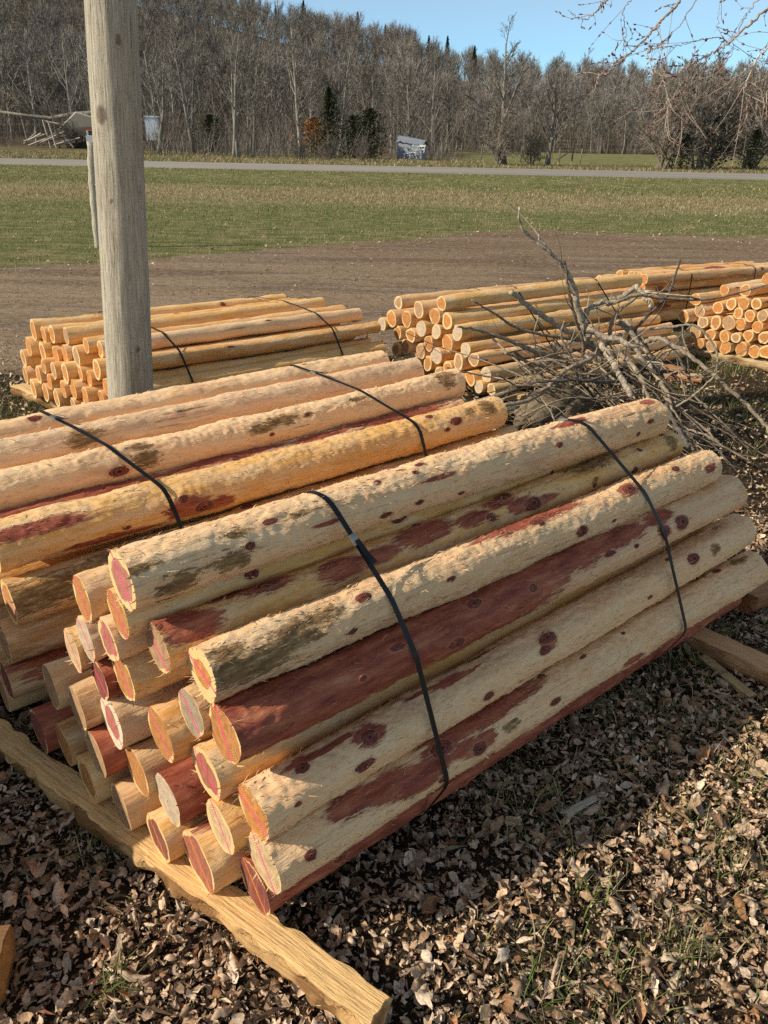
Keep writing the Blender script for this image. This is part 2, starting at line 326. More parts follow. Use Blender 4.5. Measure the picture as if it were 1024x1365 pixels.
PATCH={
'A':([(0.320,128,0.017),(0.628,-168,0.017),(0.628,114,0.011),(0.717,96,0.011),(0.774,99,0.011),(0.743,120,0.011),(0.735,-172,0.011),(0.882,-160,0.011),(1.268,154,0.011),(1.717,163,0.017),(0.479,-124,0.011)],[(1.769,95,0.030,0.020),(1.369,100,0.070,0.015),(0.814,146,0.060,0.006),(0.460,166,0.050,0.005)],[(0.088,-173,0.050,0.025),(0.207,180,0.050,0.020),(0.070,-123,0.050,0.012),(0.242,130,0.030,0.010),(0.400,131,0.050,0.008),(0.012,138,0.050,0.010)]),
'D':([(0.720,78,0.017),(0.938,144,0.017),(1.108,150,0.026),(1.030,95,0.026),(1.836,90,0.017),(1.658,122,0.017),(1.606,178,0.017),(1.392,172,0.011),(0.264,94,0.026)],[(0.451,123,0.070,0.030),(0.714,112,0.100,0.030),(0.883,126,0.060,0.020),(0.552,128,0.080,0.020),(0.998,108,0.060,0.020),(1.059,141,0.050,0.020),(0.264,94,0.060,0.025),(0.188,66,0.060,0.020),(0.040,89,0.050,0.030),(0.071,129,0.060,0.030),(1.150,151,0.060,0.012)],[(1.841,139,0.030,0.030),(1.394,158,0.020,0.010)]),
'J':([(0.380,120,0.017),(0.329,177,0.011),(0.976,102,0.017),(1.379,116,0.026),(1.126,173,0.026),(1.637,112,0.017),(1.277,-178,0.011),(0.988,113,0.011),(0.629,154,0.011)],[(1.812,152,0.030,0.015),(1.379,116,0.040,0.020),(0.781,91,0.050,0.004)],[(0.195,137,0.080,0.030),(0.117,162,0.070,0.035),(0.048,166,0.060,0.035),(0.271,123,0.050,0.020),(0.039,120,0.040,0.020)]),
'L':([(0.421,129,0.017),(0.686,116,0.017),(0.307,152,0.011),(0.588,175,0.017),(1.569,153,0.026),(1.476,155,0.026),(1.203,146,0.017),(0.880,141,0.017),(0.680,117,0.017),(1.761,82,0.011)],[(0.033,128,0.300,0.160),(0.192,132,0.250,0.200),(0.355,130,0.250,0.200),(0.550,113,0.250,0.150),(0.706,118,0.250,0.160),(0.848,112,0.180,0.095),(1.057,112,0.190,0.045),(1.293,117,0.120,0.030),(1.491,115,0.070,0.025),(1.569,153,0.030,0.020),(1.476,155,0.030,0.020)],[]),
'R':([(0.286,118,0.026),(0.248,160,0.026),(0.117,102,0.017),(0.072,157,0.011),(0.647,175,0.017),(0.400,42,0.011),(0.900,124,0.026),(0.868,145,0.017),(1.618,135,0.026),(1.536,98,0.011),(1.361,169,0.011),(0.614,-143,0.011)],[(0.291,111,0.040,0.025),(0.564,92,0.060,0.012),(0.180,88,0.100,0.008),(0.592,95,0.080,0.006),(0.472,83,0.050,0.006),(0.896,129,0.030,0.025),(0.124,85,0.040,0.010)],[(0.620,60,0.050,0.008),(0.696,69,0.050,0.006),(1.755,143,0.030,0.020),(1.862,80,0.030,0.010)]),
'V':([(0.076,156,0.017),(1.143,61,0.017),(1.053,102,0.011),(0.887,89,0.011),(0.879,161,0.017),(1.333,65,0.011),(1.243,103,0.011),(1.818,80,0.017),(0.587,161,0.026),(0.486,117,0.026)],[(0.220,115,0.070,0.030),(0.313,127,0.080,0.030),(0.399,142,0.100,0.030),(0.488,114,0.060,0.025),(0.610,150,0.040,0.020),(0.611,-146,0.040,0.020),(1.117,-146,0.100,0.008),(1.236,-179,0.050,0.012),(0.476,-146,0.150,0.020),(0.553,146,0.050,0.020)],[(0.709,156,0.030,0.012),(1.961,82,0.060,0.015),(1.738,59,0.050,0.020),(1.938,39,0.050,0.012)]),
'P2':([(0.526,157,0.017),(0.589,-173,0.026),(1.668,146,0.026),(1.561,106,0.017),(1.613,164,0.011),(0.346,-170,0.011),(0.262,-118,0.011)],[(0.540,-178,0.070,0.030),(0.640,-169,0.050,0.020),(0.103,137,0.150,0.020),(0.306,-149,0.150,0.015)],[(1.864,122,0.040,0.040),(1.755,126,0.030,0.020)]),
'P1':([(0.416,173,0.026),(1.128,139,0.011),(0.165,-115,0.011),(0.851,-133,0.011)],[],[(0.512,158,0.050,0.030),(0.503,122,0.040,0.020),(1.021,137,0.070,0.025),(0.923,150,0.050,0.015),(1.131,140,0.030,0.010),(1.835,122,0.050,0.050),(1.360,128,0.050,0.010)]),
}
BRANCH=[
([(1.218,4.740,0.528),(1.205,4.697,0.589),(1.132,4.654,0.749),(1.071,4.611,0.901),(1.003,4.569,0.985),(0.902,4.526,1.088),(0.734,4.483,1.206),(0.693,4.440,1.326)],0.030,0.006),
([(1.207,4.690,0.435),(1.189,4.652,0.548),(1.102,4.615,0.723),(1.040,4.577,0.890),(0.990,4.540,1.043)],0.014,0.007),
([(1.210,4.640,0.586),(1.191,4.660,0.648),(1.188,4.680,0.728),(1.257,4.700,0.772),(1.377,4.720,0.794),(1.479,4.740,0.880)],0.024,0.016),
([(1.479,4.740,0.880),(1.516,4.665,0.828),(1.542,4.590,0.786)],0.017,0.011),
([(0.704,4.540,0.866),(0.800,4.590,0.787),(0.916,4.640,0.714),(1.071,4.690,0.622),(1.232,4.740,0.528),(1.378,4.790,0.448)],0.016,0.022),
([(0.391,4.340,0.702),(0.528,4.420,0.663),(0.707,4.500,0.592),(0.894,4.580,0.509),(1.087,4.660,0.440),(1.253,4.740,0.369)],0.008,0.020),
([(0.465,4.390,0.842),(0.623,4.460,0.745),(0.737,4.530,0.668),(0.921,4.600,0.606),(1.073,4.670,0.576),(1.267,4.740,0.529)],0.006,0.015),
([(1.718,4.740,1.038),(1.698,4.740,0.925),(1.674,4.740,0.826),(1.541,4.740,0.655),(1.472,4.740,0.550)],0.007,0.012),
([(2.367,4.840,0.906),(2.085,4.780,0.836),(1.898,4.720,0.810),(1.624,4.660,0.823),(1.453,4.600,0.847),(1.310,4.540,0.815)],0.006,0.012),
([(1.515,4.740,0.499),(1.581,4.654,0.573),(1.635,4.569,0.595),(1.767,4.483,0.535),(1.903,4.397,0.444),(2.079,4.311,0.305),(2.201,4.226,0.183),(2.224,4.140,0.129)],0.020,0.010),
([(0.630,4.290,0.314),(0.865,4.332,0.390),(1.116,4.373,0.400),(1.294,4.415,0.375),(1.486,4.457,0.392),(1.626,4.498,0.426),(1.744,4.540,0.409)],0.009,0.015),
([(0.660,4.240,0.272),(0.875,4.340,0.303),(1.044,4.440,0.430),(1.225,4.540,0.492),(1.325,4.640,0.554),(1.432,4.740,0.584)],0.014,0.016),
([(1.416,4.790,0.659),(1.515,4.660,0.570),(1.598,4.530,0.451),(1.625,4.400,0.352),(1.688,4.270,0.225),(1.771,4.140,0.068)],0.020,0.010),
([(1.484,4.840,0.650),(1.581,4.678,0.516),(1.678,4.515,0.354),(1.747,4.352,0.232),(1.928,4.190,0.104)],0.018,0.008),
([(1.277,4.590,0.565),(1.344,4.465,0.463),(1.432,4.340,0.316)],0.024,0.022),
([(1.182,4.590,0.647),(1.295,4.553,0.608),(1.405,4.515,0.586),(1.546,4.477,0.464),(1.617,4.440,0.374)],0.022,0.015),
([(1.941,4.440,0.432),(1.925,4.490,0.570),(1.807,4.540,0.688),(1.694,4.590,0.674),(1.565,4.640,0.644)],0.007,0.010),
([(1.641,4.540,0.415),(1.647,4.390,0.304),(1.718,4.240,0.184),(1.796,4.090,0.173),(2.006,3.940,0.085)],0.014,0.006),
([(1.465,4.640,0.840),(1.365,4.690,0.713),(1.363,4.740,0.583)],0.010,0.014),
([(1.808,4.340,0.324),(1.776,4.440,0.412),(1.723,4.540,0.519),(1.675,4.640,0.595)],0.006,0.012),
([(1.617,4.440,0.374),(1.691,4.407,0.453),(1.782,4.373,0.431),(1.875,4.340,0.476)],0.008,0.006),
([(1.008,4.440,0.725),(1.011,4.473,0.621),(1.102,4.507,0.481),(1.161,4.540,0.335)],0.006,0.010),
([(0.745,4.340,0.468),(0.865,4.407,0.502),(0.974,4.473,0.521),(1.103,4.540,0.523)],0.005,0.010),
([(0.620,4.240,0.461),(0.748,4.307,0.378),(0.875,4.373,0.361),(1.019,4.440,0.362)],0.004,0.009),
([(1.863,4.240,0.504),(1.802,4.273,0.395),(1.748,4.307,0.316),(1.690,4.340,0.253)],0.006,0.009),
([(1.389,4.540,0.512),(1.473,4.440,0.439),(1.533,4.340,0.301),(1.547,4.240,0.232)],0.018,0.014),
([(1.637,4.340,0.269),(1.659,4.165,0.193),(1.680,3.990,0.141)],0.020,0.014),
([(0.858,4.140,0.366),(0.900,4.040,0.318),(0.917,3.940,0.273)],0.006,0.004),
]
OVERHANG=[
([(1.651,3.600,2.382),(1.582,3.629,2.241),(1.492,3.657,2.140),(1.431,3.686,2.079),(1.378,3.714,2.023),(1.320,3.743,1.983),(1.258,3.771,1.950),(1.198,3.800,1.893)],0.0180,0.0040),
([(1.577,3.900,2.501),(1.347,3.882,2.355),(1.200,3.864,2.191),(1.166,3.845,2.151),(1.116,3.827,2.104),(1.075,3.809,2.056),(1.017,3.791,2.001),(0.958,3.773,1.952),(0.907,3.755,1.908),(0.872,3.736,1.902),(0.854,3.718,1.847),(0.830,3.700,1.827)],0.0140,0.0030),
([(1.041,3.720,1.995),(1.077,3.690,1.933),(1.119,3.660,1.887),(1.140,3.630,1.810),(1.141,3.600,1.779)],0.0040,0.0020),
([(1.132,4.000,2.321),(1.018,4.000,2.252),(0.925,4.000,2.205),(0.887,4.000,2.158),(0.844,4.000,2.138),(0.798,4.000,2.141),(0.758,4.000,2.167)],0.0080,0.0020),
([(1.329,3.780,1.982),(1.314,3.753,1.942),(1.291,3.727,1.879),(1.274,3.700,1.784)],0.0040,0.0020),
([(1.313,3.750,1.965),(1.284,3.712,1.931),(1.230,3.675,1.875),(1.160,3.638,1.811),(1.090,3.600,1.747)],0.0040,0.0020),
([(1.221,3.700,1.876),(1.188,3.667,1.851),(1.147,3.633,1.780),(1.146,3.600,1.702)],0.0030,0.0020),
([(1.529,3.400,2.082),(1.417,3.400,1.980),(1.378,3.400,1.932),(1.361,3.400,1.848),(1.382,3.400,1.792),(1.383,3.400,1.712),(1.362,3.400,1.660)],0.0070,0.0020),
([(1.351,3.400,1.911),(1.306,3.400,1.861),(1.308,3.400,1.815)],0.0030,0.0015),
([(1.578,3.500,1.922),(1.468,3.467,1.889),(1.386,3.433,1.850),(1.332,3.400,1.851)],0.0040,0.0015),
([(1.390,3.750,2.033),(1.322,3.737,2.046),(1.219,3.725,2.021),(1.099,3.713,1.999),(1.035,3.700,1.997)],0.0040,0.0020),
([(1.288,3.800,2.241),(1.212,3.767,2.135),(1.168,3.733,2.079),(1.093,3.700,2.009)],0.0050,0.0020),
([(1.394,3.700,2.043),(1.398,3.700,1.985),(1.350,3.700,1.886)],0.0030,0.0015),
([(1.277,3.700,1.945),(1.243,3.688,1.876),(1.230,3.675,1.829),(1.209,3.663,1.782),(1.160,3.650,1.784)],0.0030,0.0015),
([(1.304,3.700,1.983),(1.190,3.675,1.904),(1.103,3.650,1.912)],0.0030,0.0015),
([(1.473,3.650,2.208),(1.427,3.683,2.128),(1.412,3.717,2.067),(1.369,3.750,2.011)],0.0050,0.0020),
([(1.515,3.500,2.107),(1.456,3.483,2.023),(1.430,3.467,1.966),(1.423,3.450,1.915)],0.0040,0.0015),
([(1.486,3.400,1.878),(1.443,3.400,1.825),(1.407,3.400,1.821)],0.0030,0.0015),
([(1.342,3.800,2.228),(1.352,3.800,2.141),(1.350,3.800,2.068)],0.0030,0.0015),
([(0.989,3.800,2.193),(0.955,3.800,2.134),(0.979,3.800,2.061),(0.972,3.800,2.023),(0.995,3.800,1.986)],0.0040,0.0015),
([(1.093,3.750,2.094),(1.106,3.725,2.026),(1.102,3.700,1.957)],0.0030,0.0015),
]

# ------------------------------------------------------------------ logs
def frame(az, o):
    a = R(az); ax = np.array([math.sin(a), math.cos(a), 0]); u = np.array([-math.cos(a), math.sin(a), 0])
    return np.array([o[0], o[1], 0.]), ax, u

LOGS_3D = {}
def make_log(near, far, r0, r1, seed, nx, nt, tone, heart, hb=.8, sap=(.86, .59, .27), line=None, linec=(.80, .05, .22),
             patch=None, amp=1.0, fuzz=0, nknots=6, redness=0.0, barkness=0.0, far_face=True):
    rng = np.random.default_rng(seed)
    near = np.asarray(near, float); far = np.asarray(far, float); L = np.linalg.norm(far - near)
    X = (far - near) / L; Z = np.array([0, 0, 1.]) - X * X[2]; Z /= np.linalg.norm(Z); Y = np.cross(Z, X)
    x = np.linspace(0, L, nx + 1)[:, None]; th = (np.arange(nt) * 2 * PI / nt)[None, :]
    ph = rng.random(8) * 6.28
    tw = (rng.random() - .5) * .6
    fl = sum(a * np.cos(kk * (th + tw * x) + ph[kk]) for kk, a in ((2, .035 * rng.random() + .012), (3, .03 * rng.random()), (4, .015 * rng.random()), (5, .018 * rng.random())))
    base = (r0 + (r1 - r0) * x / L)
    rad = base * (1 + fl * amp)
    tx = th / (2 * PI)
    rad = rad + amp * .0062 * (vnoise(x * 7 + 9 + 0 * th, tx * 5 + 0 * x, seed + 1, py=5) - .5)
    rad = rad + amp * .0030 * (vnoise(x * 26 + 0 * th, tx * 13 + 0 * x, seed + 2, py=13) - .5)
    if nt >= 40:
        rad = rad + amp * .0032 * (vnoise(x * 75 + 0 * th, tx * 34 + 0 * x, seed + 3, py=34) - .5)
        flake = sstep(.58, .66, fbm(x * 13 + 0 * th, tx * 16 + 0 * x, seed + 4, 3))
        rad = rad + amp * .0024 * flake
    ks, rs, bs = patch if patch else ([], [], [])
    ks = [(a, b, c * .78) for a, b, c in ks]; rs = list(rs); bs = list(bs)
    for _ in range(nknots): ks.append((rng.random() * L, rng.random() * 360, rng.choice([.009, .013, .019], p=[.5, .35, .15])))
    for _ in range(rng.poisson(redness)): rs.append((rng.random() * L, rng.random() * 360, .03 + .25 * rng.random(), .006 + .03 * rng.random()))
    for _ in range(rng.poisson(barkness)): bs.append((rng.random() * L, rng.random() * 360, .03 + .10 * rng.random(), .006 + .025 * rng.random()))
    def field(lst):
        f = np.zeros((nx + 1, nt))
        for px, pt, lx, lw in lst:
            dt = (th - R(pt) + PI) % (2 * PI) - PI
            d = np.sqrt(((x - px) / lx) ** 2 + (dt * base / lw) ** 2)
            f = np.maximum(f, np.clip(1.5 - d, 0, 1.5) / 1.5)
        return f
    rf = field(rs); bf = field(bs); kf = field([(a, b, c * (1.0 + 1.0 * rng.random()), c * (.55 + .45 * rng.random())) for a, b, c in ks])
    for a, b, c in ks:
        dt = (th - R(b) + PI) % (2 * PI) - PI
        d2 = ((x - a) / (c * 1.9)) ** 2 + (dt * base / (c * 1.5)) ** 2
        rad = rad + np.exp(-d2) * c * .30 * amp
    by = (rng.random() - .5) * .016 * np.sin(PI * x / L) * amp; bz = (rng.random() - .5) * .014 * np.sin(PI * x / L) * amp
    bx = x + 0 * th
    V = np.stack([bx, rad * np.cos(th) + by, rad * np.sin(th) + bz], -1).reshape(-1, 3)
    mask = np.stack([rf, bf, kf], -1).reshape(-1, 3)
    Q = [grid_quads(nx + 1, nt, True)]; fz = np.zeros(len(V))
    if fuzz:
        # loose fibres and curled peel shreds
        n = fuzz
        fx = rng.random(n) * L; ne = n // 60; fx[:ne] = rng.random(ne) * .02
        ft = rng.random(n) * 2 * PI
        i = np.clip((fx / L * nx).astype(int), 0, nx - 1); j = (ft / (2 * PI) * nt).astype(int) % nt
        P = V.reshape(nx + 1, nt, 3)[i, j].copy(); P[:, 0] = fx
        Nn = np.stack([0 * ft, np.cos(ft), np.sin(ft)], 1); Tn = np.stack([0 * ft, -np.sin(ft), np.cos(ft)], 1)
        sg = np.where(rng.random(n) < .5, 1, -1.); sg[:ne] = -1
        ln = .005 + .021 * rng.random(n) ** 2.2; lift = .05 + .5 * rng.random(n) ** 2; side = rng.normal(size=n) * .45
        D = np.stack([sg, 0 * sg, 0 * sg], 1) + Nn * lift[:, None] + Tn * side[:, None]
        D /= np.linalg.norm(D, axis=1, keepdims=True)
        w = (.0005 + .0015 * rng.random(n) ** 2)[:, None]
        Wd = np.cross(D, Nn); Wd /= np.linalg.norm(Wd, axis=1, keepdims=True)
        P = P - Nn * .0008
        mid = P + D * (ln * .55)[:, None] + Nn * (ln * .10)[:, None]; tip = P + D * ln[:, None] + Nn * (ln * .02 * rng.normal(size=n))[:, None]
        S = np.stack([P - Wd * w, P + Wd * w, mid + Wd * w, mid - Wd * w, tip + Wd * w * .2, tip - Wd * w * .2], 1).reshape(-1, 3)
        o = len(V) + np.arange(n)[:, None] * 6
        Q += [np.hstack([o, o + 1, o + 2, o + 3]), np.hstack([o + 3, o + 2, o + 4, o + 5])]
        mk = mask.reshape(nx + 1, nt, 3)[i, j]
        V = np.vstack([V, S]); mask = np.vstack([mask, np.repeat(mk, 6, 0)]); fz = np.concatenate([fz, np.full(n * 6, .32)])
    tn = np.tile(np.asarray(tone, float), (len(V), 1))
    me = mesh_from('cedar_log', V, Q, M['log'], True, floats={'fuzz': fz}, colors={'mask': mask, 'tone': tn})
    o = link('cedar_log', me)
    o.matrix_world = Matrix(((X[0], Y[0], Z[0], near[0]), (X[1], Y[1], Z[1], near[1]), (X[2], Y[2], Z[2], near[2]), (0, 0, 0, 1)))
    # sawn ends
    for end in ((0, 1) if far_face else (0,)):
        nr = 5 if nt >= 40 else 3
        k = 0 if end == 0 else nx
        rr = rad[k]; cy = by[k, 0]; cz = bz[k, 0]
        fr = np.linspace(0, 1, nr + 1)[1:][:, None]
        yy = fr * rr[None] * np.cos(th) + cy; zz = fr * rr[None] * np.sin(th) + cz
        bow = (.0015 * rng.normal() * np.cos(th + ph[0]) + .0012) * (fr ** 2)
        xx = np.full_like(yy, x[k, 0]) + (bow if end == 0 else -bow) * (1 - fr)
        Vc = np.vstack([[[x[k, 0], cy, cz]], np.stack([xx, yy, zz], -1).reshape(-1, 3)])
        t = np.arange(nt); Tc = np.stack([0 * t, 1 + (t + 1) % nt, 1 + t], 1)
        Qc = grid_quads(nr, nt, True) + 1
        # both kinds of face must wind the same way: smooth normals
        if end == 1: Tc = Tc[:, ::-1]; Qc = Qc[:, ::-1]
        po = rng.normal(size=2) * r0 * .10; rf_ = np.hypot(Vc[:, 1] - cy - po[0], Vc[:, 2] - cz - po[1])
        crk = np.full(len(Vc), .02)
        for _ in range(int(rng.integers(1, 4))):
            ca = rng.random() * 6.28; dy = Vc[:, 1] - cy - po[0]; dz = Vc[:, 2] - cz - po[1]; al = dy * math.cos(ca) + dz * math.sin(ca)
            crk = np.minimum(crk, np.abs(-dy * math.sin(ca) + dz * math.cos(ca)) + np.where(al > 0, al * .05, -al * 2) + rng.random() * .0006)
        hbt = hb * (1 + .07 * np.cos(3 * th + ph[1]) + .05 * np.cos(5 * th + ph[2]) + .05 * np.cos(2 * th + ph[3]))
        hd = np.concatenate([[-.05], (fr * rr[None] - hbt * rr[None]).ravel()])
        if line is None or end == 1: ls = np.full(len(Vc), .5)
        else:
            a = R(line); off = rng.normal() * .003; ls = -math.sin(a) * (Vc[:, 1] - cy) + math.cos(a) * (Vc[:, 2] - cz) + off
        on = np.ones((len(Vc), 1))
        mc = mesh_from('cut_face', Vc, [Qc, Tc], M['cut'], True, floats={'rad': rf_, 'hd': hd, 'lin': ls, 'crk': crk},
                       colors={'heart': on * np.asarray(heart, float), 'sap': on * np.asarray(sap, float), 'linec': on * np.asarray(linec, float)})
        link('cut_face', mc, o)
    return o

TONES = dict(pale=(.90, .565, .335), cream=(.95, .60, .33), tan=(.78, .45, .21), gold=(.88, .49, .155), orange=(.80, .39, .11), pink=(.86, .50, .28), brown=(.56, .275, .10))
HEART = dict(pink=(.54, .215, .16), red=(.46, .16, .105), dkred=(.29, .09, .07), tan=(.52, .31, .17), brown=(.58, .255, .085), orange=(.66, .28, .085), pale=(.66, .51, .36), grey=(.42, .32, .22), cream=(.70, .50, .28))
ORANGE_LINE = (.70, .22, .03)

def front_bundle():
    P0, ax, u = frame(B_FRONT['az'], B_FRONT['o'])
    up = np.array([0, 0, 1.])
    names = 'A B C D E F G H I J K L M N O P Q R S T U V W X Y Z AA AB AC AD'.split()
    farx = dict(A=(.229, .826, 1.715, .064), J=(.077, .661, 1.853, .060), L=(.024, .552, 1.961, .064), R=(-.015, .400, 2.022, .062), V=(-.075, .256, 2.069, .062), D=(.215, .70, 1.835, .055), W=(-.025, .147, 2.02, .060))
    # tone, heart, heart fraction, stripe angle, label
    S = dict(
     A=('cream', 'pink', .76, 50, 'topmost pale cedar log of the front bundle, pink-red heart and thick cream rim'),
     B=('tan', 'brown', .93, 53, 'cedar log with oval brown end touching the left side of the topmost front log'),
     C=('gold', 'brown', .95, 52, 'cedar log with brown end half hidden directly under the topmost front log'),
     D=('gold', 'tan', .97, 42, 'golden-orange cedar log with red torn patches and a notched tan end in front bundle'),
     E=('pale', 'pale', .95, 48, 'cedar log with pale pinkish split end below the oval brown end'),
     F=('gold', 'cream', .90, 48, 'cedar log with yellowish jagged end at the upper left edge of the front bundle'),
     G=('cream', 'pink', .78, 46, 'cedar log with narrow pink end between the pale split end and the notched tan end'),
     H=('gold', 'brown', .90, 44, 'cedar log with large orange-brown end and pink stripe in the middle of the front bundle'),
     I=('pink', 'dkred', .93, 30, 'cedar log with small dark crimson end left of the large orange-brown end'),
     J=('cream', 'orange', .58, 15, 'cedar log with wide yellow rim, ragged brown heart and dark bark near its end'),
     K=('tan', 'grey', .96, 42, 'cedar log with grey-tan end tucked under the wide yellow-rimmed log'),
     L=('pink', 'brown', .98, 65, 'dark red peeled cedar log with a large brown end, right side of front bundle'),
     M=('cream', 'pink', .62, 37, 'cedar log with cream rim, red heart and double pink stripe above the shaded ends'),
     N=('orange', 'brown', .97, 36, 'cedar log with brown notched end, pink stripe and dark nick at its lower edge'),
     O=('gold', 'red', .74, 29, 'cedar log with cream rim and red heart directly under the dark red log'),
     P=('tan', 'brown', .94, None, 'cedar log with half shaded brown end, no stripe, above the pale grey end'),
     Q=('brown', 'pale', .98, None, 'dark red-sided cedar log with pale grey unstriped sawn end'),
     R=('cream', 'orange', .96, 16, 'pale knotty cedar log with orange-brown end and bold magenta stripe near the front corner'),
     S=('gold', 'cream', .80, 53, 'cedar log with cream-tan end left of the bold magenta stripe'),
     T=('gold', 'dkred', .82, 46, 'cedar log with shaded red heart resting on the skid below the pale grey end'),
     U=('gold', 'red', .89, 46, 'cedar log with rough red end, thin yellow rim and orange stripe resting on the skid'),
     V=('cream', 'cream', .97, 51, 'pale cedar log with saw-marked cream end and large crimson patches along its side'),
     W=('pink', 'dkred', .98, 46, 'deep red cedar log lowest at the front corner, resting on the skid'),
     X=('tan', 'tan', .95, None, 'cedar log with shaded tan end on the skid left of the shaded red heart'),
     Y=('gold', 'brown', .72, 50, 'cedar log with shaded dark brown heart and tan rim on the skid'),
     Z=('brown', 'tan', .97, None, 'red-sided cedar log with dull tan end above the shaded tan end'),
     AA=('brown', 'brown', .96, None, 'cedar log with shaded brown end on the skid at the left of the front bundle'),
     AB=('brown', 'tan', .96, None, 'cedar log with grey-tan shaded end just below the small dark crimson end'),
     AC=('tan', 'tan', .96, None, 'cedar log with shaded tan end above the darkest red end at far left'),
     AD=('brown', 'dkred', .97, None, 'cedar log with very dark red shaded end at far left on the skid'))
    hero = set('A D J L R V W'.split()); semi = set('B C H N O S U Q G M T F E K I'.split())
    out = []
    for k, (n, l) in enumerate(zip(names, B_FRONT['logs'])):
        near = P0 + u * l[0] + up * l[1] + ax * l[2]
        rng = random.Random(100 + k)
        f = farx.get(n) or (l[0] + rng.uniform(-.01, .01), l[1] + rng.uniform(-.012, .005), l[2] + 1.93 + rng.uniform(-.05, .05), l[3] * .96)
        far = P0 + u * f[0] + up * f[1] + ax * f[2]
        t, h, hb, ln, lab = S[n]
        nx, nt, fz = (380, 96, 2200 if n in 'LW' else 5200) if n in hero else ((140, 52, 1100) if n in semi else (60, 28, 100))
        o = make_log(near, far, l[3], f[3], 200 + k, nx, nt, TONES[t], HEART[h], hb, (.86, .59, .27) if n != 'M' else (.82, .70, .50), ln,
                     ORANGE_LINE if n in 'UTWY' else (.80, .05, .22), PATCH.get(n) if n in PATCH else (([], [(1.0, 0, 3.0, .6)], []) if n in 'WQIZ' or n == 'AD' else None),
                     fuzz=fz, nknots=2 if n in PATCH else 6, redness=1.0 if n in PATCH else 2.2, barkness=.3 if n in PATCH else 1.5)
        tag(o, lab, 'log', 'peeled cedar logs of the front bundle')
        out.append((near, far, l[3], f[3]))
    LOGS_3D['front'] = (out, P0, ax, u)

def second_bundle():
    P0, ax, u = frame(B_FRONT['az'], B_FRONT['o']); up = np.array([0, 0, 1.])
    # (u,z,s) near, (u,z,s) far, r0, r1, tone, heart, label, detail, patch
    T = [((.990, .630, -.19), (.963, .630, 1.763), .072, .068, 'gold', 'brown', 'golden cedar log with two big dark knots lying just behind the front bundle', 2, PATCH['P2']),
         ((1.190, .698, -.19), (1.184, .703, 1.737), .070, .066, 'cream', 'brown', 'pale cedar log with brown bark smears and a bark-covered far end, behind the golden log', 2, PATCH['P1']),
         ((1.345, .735, -.25), (1.352, .735, 1.66), .058, .058, 'pale', 'tan', 'pale cedar log third from the front bundle on top of the left bundle', 1, None),
         ((1.490, .750, -.25), (1.485, .752, 1.58), .060, .056, 'cream', 'tan', 'cream cedar log along the back edge of the left bundle with flaky ridges', 1, ([(.35, 120, .02)], [], [])),
         ((1.102, .633, -.17), (1.088, .634, 1.68), .045, .043, 'pink', 'red', 'crimson torn cedar log sunk between the golden log and the pale bark-smeared log', 1, ([], [(.25, 105, .28, .03), (.75, 100, .22, .022), (1.15, 110, .12, .018), (1.5, 100, .25, .03)], [])),
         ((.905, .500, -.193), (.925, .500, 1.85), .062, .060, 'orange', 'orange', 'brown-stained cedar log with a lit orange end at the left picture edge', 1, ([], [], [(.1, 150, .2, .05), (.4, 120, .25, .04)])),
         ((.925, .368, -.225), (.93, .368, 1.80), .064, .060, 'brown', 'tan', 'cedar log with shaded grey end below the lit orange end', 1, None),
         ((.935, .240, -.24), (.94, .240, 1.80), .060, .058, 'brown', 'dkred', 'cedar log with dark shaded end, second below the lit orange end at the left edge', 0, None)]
    out = []
    for k, (a, b, r0, r1, t, h, lab, det, pt) in enumerate(T):
        near = P0 + u * a[0] + up * a[1] + ax * a[2]; far = P0 + u * b[0] + up * b[1] + ax * b[2]
        nx, nt, fz = ((380, 96, 4200), (200, 60, 1700), (60, 28, 0))[2 - det]
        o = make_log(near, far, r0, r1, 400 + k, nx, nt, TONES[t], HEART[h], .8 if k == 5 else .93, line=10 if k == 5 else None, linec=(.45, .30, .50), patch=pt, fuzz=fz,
                     nknots=3, redness=.6 if det else 2, barkness=1.0)
        tag(o, lab, 'log', 'peeled cedar logs of the left bundle'); out.append((near, far, r0, r1))
    # the body of the bundle under its top layer
    rng = random.Random(5); r = .060
    fill = []
    for row in range(5):
        z = .142 + row * .106
        for c in range(7):
            uu = 1.02 + c * .124 + (row % 2) * .062
            fill.append((uu, z))
    fill = [(a, z) for a, z in fill if all(math.hypot(a - t[0][0], z - t[0][1]) > .112 for t in T) and z < .63 and a < 1.80]
    for k, (a, z) in enumerate(fill):
        near = P0 + u * a + up * z + ax * (-.22 - .25 * (a - .9) + rng.uniform(-.03, .03)); far = near + ax * (1.92 + rng.uniform(-.05, .03))
        o = make_log(near, far, r * .97, r * .93, 450 + k, 30, 20, TONES[rng.choice(['tan', 'gold', 'cream', 'orange'])], HEART[rng.choice(['brown', 'tan', 'red'])], .9, nknots=4, redness=1)
        tag(o, 'peeled cedar log inside the left bundle, covered by its top layer', 'log', 'covered cedar logs inside the left bundle'); out.append((near, far, r, r))
    LOGS_3D['second'] = (out, P0, ax, u)

